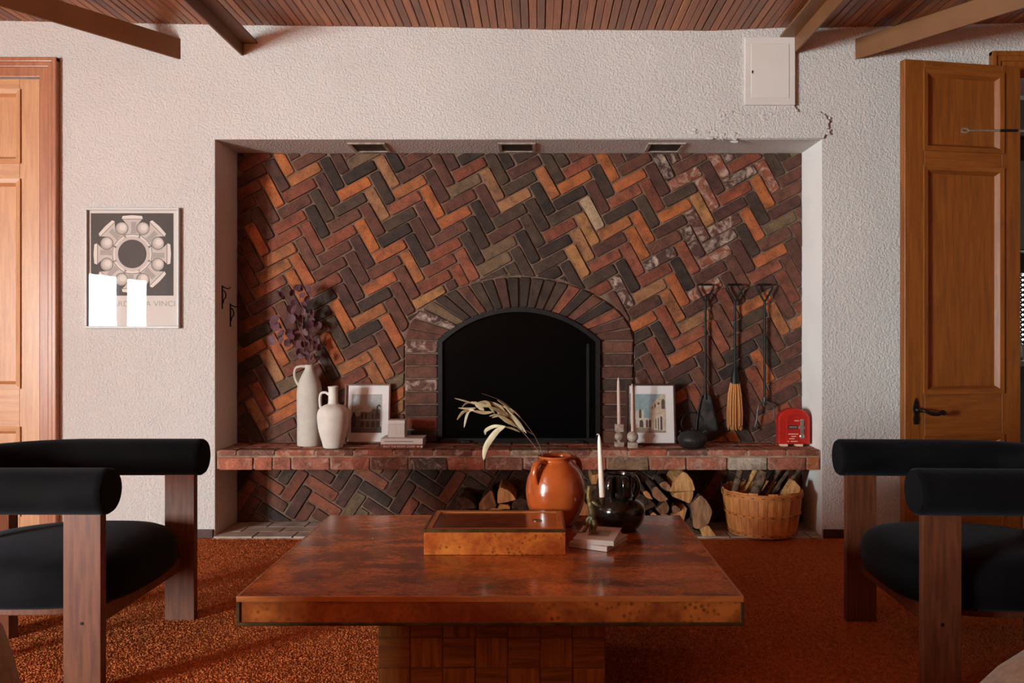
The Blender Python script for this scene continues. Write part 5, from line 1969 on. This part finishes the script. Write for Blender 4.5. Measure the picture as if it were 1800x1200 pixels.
pan_v = MB().box(-pwd / 2 + 0.001, pwd / 2 - 0.001, 0, 0.006, 0.001, ph_ - 0.001).build('parquet_panel', M['parquet'], tb, bevel=0.0015, bseg=1)
first = True
for r in range(4):
    for k in range(nx):
        o = pan_v if first else link_copy(pan_v, tb)
        first = False
        o.location = (bx0 + (k + 0.5) * pwd, by0, r * ph_)
        objmat(o, M['parquet'] if (r + k) % 2 else M['parquet_h'])
ny = 7
pdy = (by1 - by0) / ny
for s in (-1, 1):
    side = MB().box(-0.003, 0.003, -pdy / 2 + 0.001, pdy / 2 - 0.001, 0.001, ph_ - 0.001).build('parquet_panel', M['parquet'], tb, bevel=0.0015, bseg=1)
    first = True
    for r in range(4):
        for k in range(ny):
            o = side if first else link_copy(side, tb)
            first = False
            o.location = (bx0 + 0.003 if s < 0 else bx1 - 0.003, by0 + (k + 0.5) * pdy, r * ph_)
            objmat(o, M['parquet'] if (r + k) % 2 else M['parquet_h'])

# burl box
yb0 = F * (H - ZT) / (975 - CY)
bxw = (994 - 745) * yb0 / F
bh = 45 * yb0 / F
bd = F * (H - ZT - bh) / (896 - CY) - yb0
x = thing('burl_box', 'rectangular burl wood box with brass edged lid on the coffee table', 'box', (PX(869.5, yb0), yb0 + bd / 2, ZT))
hw, hd = bxw / 2, bd / 2
MB().box(-hw, hw, -hd, hd, 0, bh - 0.009).build('body', M['burl_box'], x, bevel=0.001, bseg=1)
e = 0.005
b = MB()
b.box(-hw - 0.0006, hw + 0.0006, -hd - 0.0006, -hd + e, bh - 0.009, bh).box(-hw - 0.0006, hw + 0.0006, hd - e, hd + 0.0006, bh - 0.009, bh).box(-hw - 0.0006, -hw + e, -hd + e, hd - e, bh - 0.009, bh).box(hw - e, hw + 0.0006, -hd + e, hd - e, bh - 0.009, bh)
b.build('brass_rim', M['brass'], x)
e2 = 0.022
b = MB()
b.box(-hw + e, hw - e, -hd + e, -hd + e2, bh - 0.008, bh - 0.0008).box(-hw + e, hw - e, hd - e2, hd - e, bh - 0.008, bh - 0.0008).box(-hw + e, -hw + e2, -hd + e2, hd - e2, bh - 0.008, bh - 0.0008).box(hw - e2, hw - e, -hd + e2, hd - e2, bh - 0.008, bh - 0.0008)
b.build('lid_border', M['trim_wood'], x, bevel=0.0006, bseg=1)
MB().box(-hw + e2, hw - e2, -hd + e2, hd - e2, bh - 0.009, bh - 0.004).build('lid_panel', M['burl_lid'], x)
MB().lathe([(0.016, 0), (0.016, 0.0015), (0.011, 0.002), (0.009, 0.0005), (0.002, 0.0003)], 24).build('pull_ring', M['brass'], x, smooth=40, loc=(PX(944, yb0 + bd * 0.45) - x.location.x, bd * 0.0 - 0.0, bh - 0.004))

# white books
M['photo_cover'] = mat('cover_photo', C(120, 100, 88), C(176, 164, 152), rough=0.5, scale=22)


def placed_book(label, corner, ang, wd, dp, th, z):
    # corner = nearest corner; front edge runs from it along -x, side edge along +y
    t = book(label, 0, 0, z, wd, dp, th, ang, M['paper_white'])
    d = Matrix.Rotation(ang, 3, 'Z') @ Vector((wd, 0, 0))
    t.location = (corner[0] - d.x, corner[1] - d.y, z)
    return t


placed_book('lower white book in the pair under the bronze figurine', (0.207, 2.376), math.radians(-27.8), 0.125, 0.17, 0.0145, ZT + 0.0005)
ub = placed_book('upper white book with a cover picture under the bronze figurine', (0.228, 2.384), math.radians(-14), 0.124, 0.17, 0.015, ZT + 0.0155)
MB().box(0.035, 0.1, 0.05, 0.12, 0.015, 0.0153).build('cover_picture', M['photo_cover'], ub)

# bronze figurine candle holder
fgx, fgy, fgz = 0.160, 2.492, ZT + 0.0315
s6 = fgy / F / 6


def fz(zx, zy, dy=0.0):
    return Vector((PX(900 + zx / 6, fgy) - fgx, dy, PZ(780 + zy / 6, fgy) - fgz))


t = thing('bronze_figurine', 'weathered bronze animal figurine holding a candle cup on the books', 'figurine', (fgx, fgy, fgz))
b = MB()
b.tube(spline([fz(845, 800), fz(850, 740), fz(838, 660), fz(820, 590), fz(812, 540), fz(815, 490), fz(822, 455), fz(824, 440)], 5), [0.011] * 5 + [0.0135] * 8 + [0.010] * 6 + [0.0085] * 6 + [0.009] * 6 + [0.0098] * 4 + [0.004], 12)
b.tube(spline([fz(832, 790), fz(828, 860), fz(832, 915, -0.002), fz(845, 945, -0.01)], 5), [0.0085] * 6 + [0.0062] * 6 + [0.0055] * 4, 10)
b.tube(spline([fz(862, 790, -0.008), fz(870, 860, -0.01), fz(862, 920, -0.012), fz(905, 952, -0.02)], 5), [0.0085] * 6 + [0.0062] * 6 + [0.005] * 4, 10)
b.tube(spline([fz(830, 770), fz(800, 800, 0.004), fz(790, 870, 0.004), fz(745, 935, 0), fz(695, 955, -0.006)], 5), [0.007] * 8 + [0.0052] * 8 + [0.0032] * 5, 10)
b.tube(spline([fz(815, 530), fz(790, 505), fz(772, 480)], 4), [0.005] * 5 + [0.0035] * 4, 8)
b.tube(spline([fz(820, 480), fz(850, 470), fz(885, 452)], 4), [0.006] * 5 + [0.003] * 4, 8)
b.tube(spline([fz(835, 600), fz(880, 625, -0.01), fz(930, 648, -0.008), fz(950, 640)], 5), [0.006] * 8 + [0.0045] * 8, 8)
b.v = [(p[0], p[1], max(p[2], 0.0)) for p in b.v]
b.build('body', M['bronze'], t, smooth=70)
cc = fz(952, 640)
MB().lathe([(0.006, -0.002), (0.009, 0.004), (0.0085, 0.012), (0.0115, 0.02), (0.0118, 0.024), (0.0096, 0.024)], 20, tuple(cc)).build('cup', M['brass'], t, smooth=50)
cz0 = fgz + cc.z + 0.0245
r = 0.0092
h = 0.197
c1 = MB().lathe([(r * 0.95, 0), (r, 0.003), (r * 0.9, h * 0.5), (r * 0.66, h * 0.88), (r * 0.45, h * 0.95), (r * 0.2, h * 0.98)], 20)
c1.tube([(0, 0, h * 0.97), (-0.001, 0, h * 0.99), (-0.005, 0, h), (-0.007, 0, h * 0.985)], 0.0015, 6)
c1 = c1.build('taper_candle', M['wax'], smooth=50, loc=(fgx + cc.x, fgy + cc.y, cz0), rot=(0, -0.05, 0))
tag(c1, 'white taper candle held by the bronze figurine on the table', 'candle')

# terracotta jar
jy = 2.725
jx = PX(976.7, jy)
t = thing('terracotta_jar', 'glazed terracotta jar with two handles on the coffee table', 'jar', (jx, jy, ZT))
jp = profile([(.058, 0), (.064, .006), (.078, .028), (.094, .062), (.102, .105), (.1015, .13), (.094, .165), (.078, .195), (.062, .212), (.0555, .219), (.0565, .226), (.0605, .231), (.061, .2345)], 5)
jp += [(.0575, .2365), (.052, .234), (.049, .222), (.07, .19), (.08, .13), (.05, .02), (.004, .012)]
MB().lathe(jp, 56).build('body', M['terracotta'], t, smooth=60)
for a in (math.radians(226), math.radians(38)):
    d = Vector((math.cos(a), math.sin(a), 0))
    pts = [d * .056 + Vector((0, 0, .214)), d * .078 + Vector((0, 0, .221)), d * .098 + Vector((0, 0, .212)), d * .107 + Vector((0, 0, .19)), d * .104 + Vector((0, 0, .166)), d * .097 + Vector((0, 0, .15))]
    MB().tube(spline(pts, 6), 0.0135, 14, flat=0.6, up=(0, 0, 1)).build('handle', M['terracotta'], t, smooth=60)

# dried branch in the jar
dbr = thing('dried_branch', 'dried willow leaf branch drooping from the terracotta jar', 'branch', (jx - 0.04, jy, ZT + 0.19))


def dz(zx, zy, dy=0.0):
    return Vector((PX(790 + zx / 7.06, jy) - dbr.location.x, dy, PZ(680 + zy / 7.06, jy) - dbr.location.z))


for s, r_ in (([(1160, 960), (1130, 830), (950, 600), (850, 500), (700, 330), (560, 230), (420, 195), (300, 200)], .0021), ([(1170, 960), (1150, 810), (1090, 670), (1040, 580), (900, 400), (740, 240), (600, 150), (400, 80)], .0016), ([(1040, 590), (950, 540), (850, 530), (690, 490)], .0012)):
    pth = spline([dz(x, y, 0.0) for x, y in s], 5)
    MB().tube(pth, [max(r_ * (1 - 0.6 * k / len(pth)), 0.0007) for k in range(len(pth))], 6).build('stem', M['stem_brown'], dbr, smooth=60)


def strap_leaf(pts, wpx, m, dy):
    p = spline([dz(x, y, dy * k / max(1, len(pts) - 1)) for k, (x, y) in enumerate(pts)], 7)
    n = len(p)
    wd = wpx / 7.06 * jy / F
    b = MB()
    vs_ = []
    tw = random.uniform(-0.6, 0.6)
    for k in range(n):
        f = k / (n - 1)
        T = (p[min(k + 1, n - 1)] - p[max(k - 1, 0)]).normalized()
        N = Vector((0, 1, 0))
        S_ = T.cross(N).normalized()
        S_ = (Matrix.Rotation(tw * f, 3, T) @ S_)
        ww = wd / 2 * (math.sin(PI * min(1, f * 0.96 + 0.02)) ** 0.8 + 0.03)
        up = Vector((0, -1, 0)) * (ww * 0.35)
        vs_ += [p[k] - S_ * ww, p[k] + up, p[k] + S_ * ww]
    fs_ = []
    for k in range(n - 1):
        for j in (0, 1):
            fs_.append((k * 3 + j, k * 3 + j + 1, (k + 1) * 3 + j + 1, (k + 1) * 3 + j))
    b.add(vs_, fs_)
    b.build('leaf', m, dbr, smooth=180)


LV = [([(320, 215), (200, 170), (70, 130)], 20, 0), ([(290, 185), (210, 200), (160, 248)], 22, 0), ([(330, 260), (220, 270), (105, 262)], 26, 0), ([(250, 290), (170, 310), (100, 402)], 34, 0), ([(310, 285), (230, 310), (180, 505)], 36, 1),
      ([(540, 310), (420, 320), (270, 290)], 40, 0), ([(430, 290), (360, 240), (300, 190)], 60, 0), ([(560, 330), (510, 250), (460, 185), (350, 190)], 40, 0), ([(520, 240), (400, 220), (270, 180)], 45, 0), ([(620, 350), (560, 345), (495, 362)], 22, 0), ([(640, 355), (580, 365), (525, 388)], 22, 0),
      ([(800, 470), (680, 400), (560, 260)], 52, 0), ([(910, 550), (800, 420), (690, 290)], 56, 0), ([(955, 575), (850, 420), (690, 250)], 26, 1), ([(840, 500), (700, 400), (600, 340)], 50, 0), ([(690, 490), (580, 560), (450, 750), (420, 915)], 74, 1), ([(700, 490), (560, 490), (450, 545), (440, 605)], 44, 0),
      ([(880, 560), (780, 510), (690, 485)], 26, 0), ([(930, 560), (860, 460), (760, 390)], 40, 0), ([(800, 330), (700, 230), (595, 150)], 22, 0), ([(900, 400), (800, 300), (650, 240), (500, 185)], 22, 0), ([(740, 380), (640, 300), (500, 230)], 48, 0), ([(700, 330), (620, 240), (480, 180)], 40, 0)]
for i, (pts, wpx, pale) in enumerate(LV):
    strap_leaf(pts, wpx, M['leaf_pale'] if pale or i % 4 == 0 else M['leaf_dry'], random.uniform(-0.04, 0.03))

# black vase
vy = 2.66
vx = PX(1088, vy)
t = thing('black_vase', 'glossy black gourd vase with looped handles round its neck', 'vase', (vx, vy, ZT))
vp = profile([(.05, 0), (.06, .004), (.078, .025), (.0865, .055), (.083, .082), (.066, .102), (.05, .112), (.044, .125), (.0435, .15), (.045, .176), (.046, .184)], 5)
vp += [(.0425, .185), (.04, .175), (.038, .12), (.06, .06), (.004, .01)]
MB().lathe(vp, 56).build('body', M['black_glaze'], t, smooth=60)
for k in range(7):
    a = 2 * PI * k / 7 - PI / 2 + 0.24
    d = Vector((math.cos(a), math.sin(a), 0))
    z_ = lambda q: Vector((0, 0, q))
    pts = [d * .042 + z_(.178), d * .056 + z_(.178), d * .066 + z_(.164), d * .069 + z_(.145), d * .064 + z_(.124), d * .054 + z_(.11)]
    MB().tube(spline(pts, 6), 0.0125, 14, flat=0.42, up=(0, 0, 1)).build('handle', M['black_glaze'], t, smooth=60)


# ------------------------------------------------------------------ armchairs
def sup(n, a, b_, e=2.6):
    out = []
    for k in range(n):
        th = 2 * PI * k / n
        c, s_ = math.cos(th), math.sin(th)
        out.append((math.copysign(abs(c) ** (2 / e), c) * a, math.copysign(abs(s_) ** (2 / e), s_) * b_))
    return out


def seat_plan(n=56):
    """rounded seat: full at the front, half-round at the back"""
    out = []
    for k in range(n):
        th = 2 * PI * k / n
        c, s_ = math.cos(th), math.sin(th)
        e = 3.4 if c > 0 else 2.1
        a = 0.32 if c > 0 else 0.34
        out.append((0.03 + math.copysign(abs(c) ** (2 / e), c) * a, math.copysign(abs(s_) ** (2 / (3.0 if c > 0 else 2.1)), s_) * 0.292))
    return out


def loft(b, rings):
    n = len(rings[0])
    o = []
    for r_ in rings:
        o += r_
    fs_ = []
    for i in range(len(rings) - 1):
        for k in range(n):
            k2 = (k + 1) % n
            fs_.append((i * n + k, i * n + k2, (i + 1) * n + k2, (i + 1) * n + k))
    fs_.append(tuple(range(n - 1, -1, -1)))
    fs_.append(tuple((len(rings) - 1) * n + k for k in range(n)))
    b.add(o, fs_)


def chair(label, loc, rz):
    t = thing('velvet_armchair', label, 'armchair', loc, rz, 'black velvet armchairs facing the table')
    # horseshoe rail
    R, zc_ = 0.32, 0.597
    pth = [(0.36, R, zc_), (0.352, R, zc_)] + [(0.34 - 0.39 * k / 8, R, zc_) for k in range(9)]
    pth += [(-0.05 - R * math.sin(PI * k / 24), R * math.cos(PI * k / 24), zc_) for k in range(1, 24)]
    pth += [(-0.05 + 0.39 * k / 8, -R, zc_) for k in range(9)] + [(0.352, -R, zc_), (0.36, -R, zc_)]
    rr = [0.061, 0.0665] + [0.067] * (len(pth) - 4) + [0.0665, 0.061]
    MB().tube(pth, rr, 28).build('top_rail', M['velvet'], t, smooth=50)
    pl_ = seat_plan()
    rings = []
    for z_, ins in ((0.236, 0.05), (0.238, 0.02), (0.252, 0.004), (0.285, 0.0), (0.32, 0.0), (0.345, 0.006), (0.366, 0.022), (0.38, 0.05), (0.39, 0.10), (0.396, 0.17), (0.398, 0.24)):
        rings.append([(0.03 + (p[0] - 0.03) * (1 - ins / 0.31), p[1] * (1 - ins / 0.31), z_ + 0.0) for p in pl_])
    b = MB()
    loft(b, rings)
    b.build('seat', M['velvet'], t, smooth=60)
    b = MB()
    pl2 = [(0.0 + (p[0] - 0.03) * 0.8, p[1] * 0.72) for p in pl_]
    b.prismz(pl2, 0.198, 0.2355)
    b.build('seat_frame', M['chair_wood'], t, bevel=0.003)
    MB().box(0.245, 0.29, -0.2965, 0.2965, 0.186, 0.2355).build('front_rail', M['chair_wood'], t, bevel=0.003)
    for s in (-1, 1):
        lg = MB().box(0.226, 0.334, *sorted((s * 0.297, s * 0.327)), 0, 0.552).build('leg', M['chair_wood'], t, bevel=0.002)
        MB().lathe([(0.005, 0), (0.005, 0.001)], 14).build('screw', M['iron'], lg, loc=(0.28, s * 0.3272, 0.217), rot=(-s * PI / 2, 0, 0))
        b = MB()
        c = Vector((-0.26, s * 0.16, 0))
        d = Vector((0.795, -s * 0.606, 0))
        e_ = Vector((d.y, -d.x, 0))
        q = [c + d * i * 0.055 + e_ * j * 0.015 for i, j in ((-1, -1), (1, -1), (1, 1), (-1, 1))]
        b.prismz([(p.x, p.y) for p in q], 0, 0.552)
        b.build('leg', M['chair_wood'], t, bevel=0.002)
    return t


chair('black velvet armchair with walnut legs in front of the closed pale door', (-1.592, 2.62, 0), 0.0)
chair('black velvet armchair with walnut legs in front of the open amber door', (1.452, 2.60, 0), PI - math.radians(2.0))


# ------------------------------------------------------------------ beige sofa facing the fire; its arm ends reach into the picture
def pillow(name, m, root, x0, x1, y0, y1, z0, z1, r, loc=None):
    """soft box: bevelled and slightly crowned"""
    b = MB().box(x0, x1, y0, y1, z0, z1)
    return b.build(name, m, root, bevel=r, bseg=6, smooth=60)


so = thing('sofa', 'beige linen sofa with rounded arms opposite the fireplace', 'sofa', (-0.05, 0.75, 0))
ox, oy = so.location.x, so.location.y
pillow('base', M['beige'], so, -1.3, 1.26, -0.45, 0.58, 0.09, 0.27, 0.02)
for k in range(3):
    x0 = -0.86 + k * 0.555
    pillow('seat_cushion', M['beige'], so, x0 + 0.004, x0 + 0.551, -0.2, 0.56, 0.272, 0.43, 0.05)
    pillow('back_cushion', M['beige'], so, x0 + 0.004, x0 + 0.551, -0.38, -0.2, 0.43, 0.78, 0.06)
pillow('back', M['beige'], so, -1.3, 1.26, -0.53, -0.385, 0.09, 0.88, 0.05)  # unseen back, raised to block window light from the table front


def arm(sec, y0, y1):
    """arm section (x, z) swept along y, the front end rounded off"""
    b = MB()
    cx = sum(p[0] for p in sec) / len(sec)
    cz = 0.3
    rings = []
    for y, k in ((y0, 0.94), (y0 + 0.03, 1.0), (y1 - 0.12, 1.0), (y1 - 0.05, 0.985), (y1 - 0.015, 0.95), (y1, 0.88)):
        rings.append([(cx + (p[0] - cx) * k, y, cz + (p[1] - cz) * k) for p in sec])
    loft(b, rings)
    return b.build('arm', M['beige'], so, smooth=50)


def P3(px, py, Y):
    return (PX(px, Y) - ox, PZ(py, Y))


ya = 1.42
L_in = [P3(44, 1260, ya), P3(36, 1200, ya), P3(22, 1145, ya), P3(2, 1092, ya), P3(-30, 1052, ya), P3(-80, 1030, ya)]
arm([(-1.33, 0.09), (L_in[0][0] + 0.0, 0.09)] + L_in + [(-1.14, 0.645), (-1.22, 0.665), (-1.3, 0.645), (-1.34, 0.59)], -0.45, ya - oy + 0.03)  # outer part is out of view, widened and raised to shade the table
R_in = [P3(1690, 1270, ya), P3(1718, 1202, ya), P3(1755, 1168, ya), P3(1800, 1140, ya), P3(1860, 1110, ya), P3(1930, 1100, ya)]
arm(list(reversed([(1.29, 0.09), (R_in[0][0], 0.09)] + R_in + [(1.2, 0.60), (1.28, 0.57), (1.305, 0.48)])), -0.45, ya - oy + 0.03)
for x0 in (-1.22, 1.18):
    for y0 in (-0.4, 0.52):
        MB().lathe([(0.018, 0), (0.026, 0.09)], 14).build('leg', M['chair_wood'], so, loc=(x0, y0, 0))
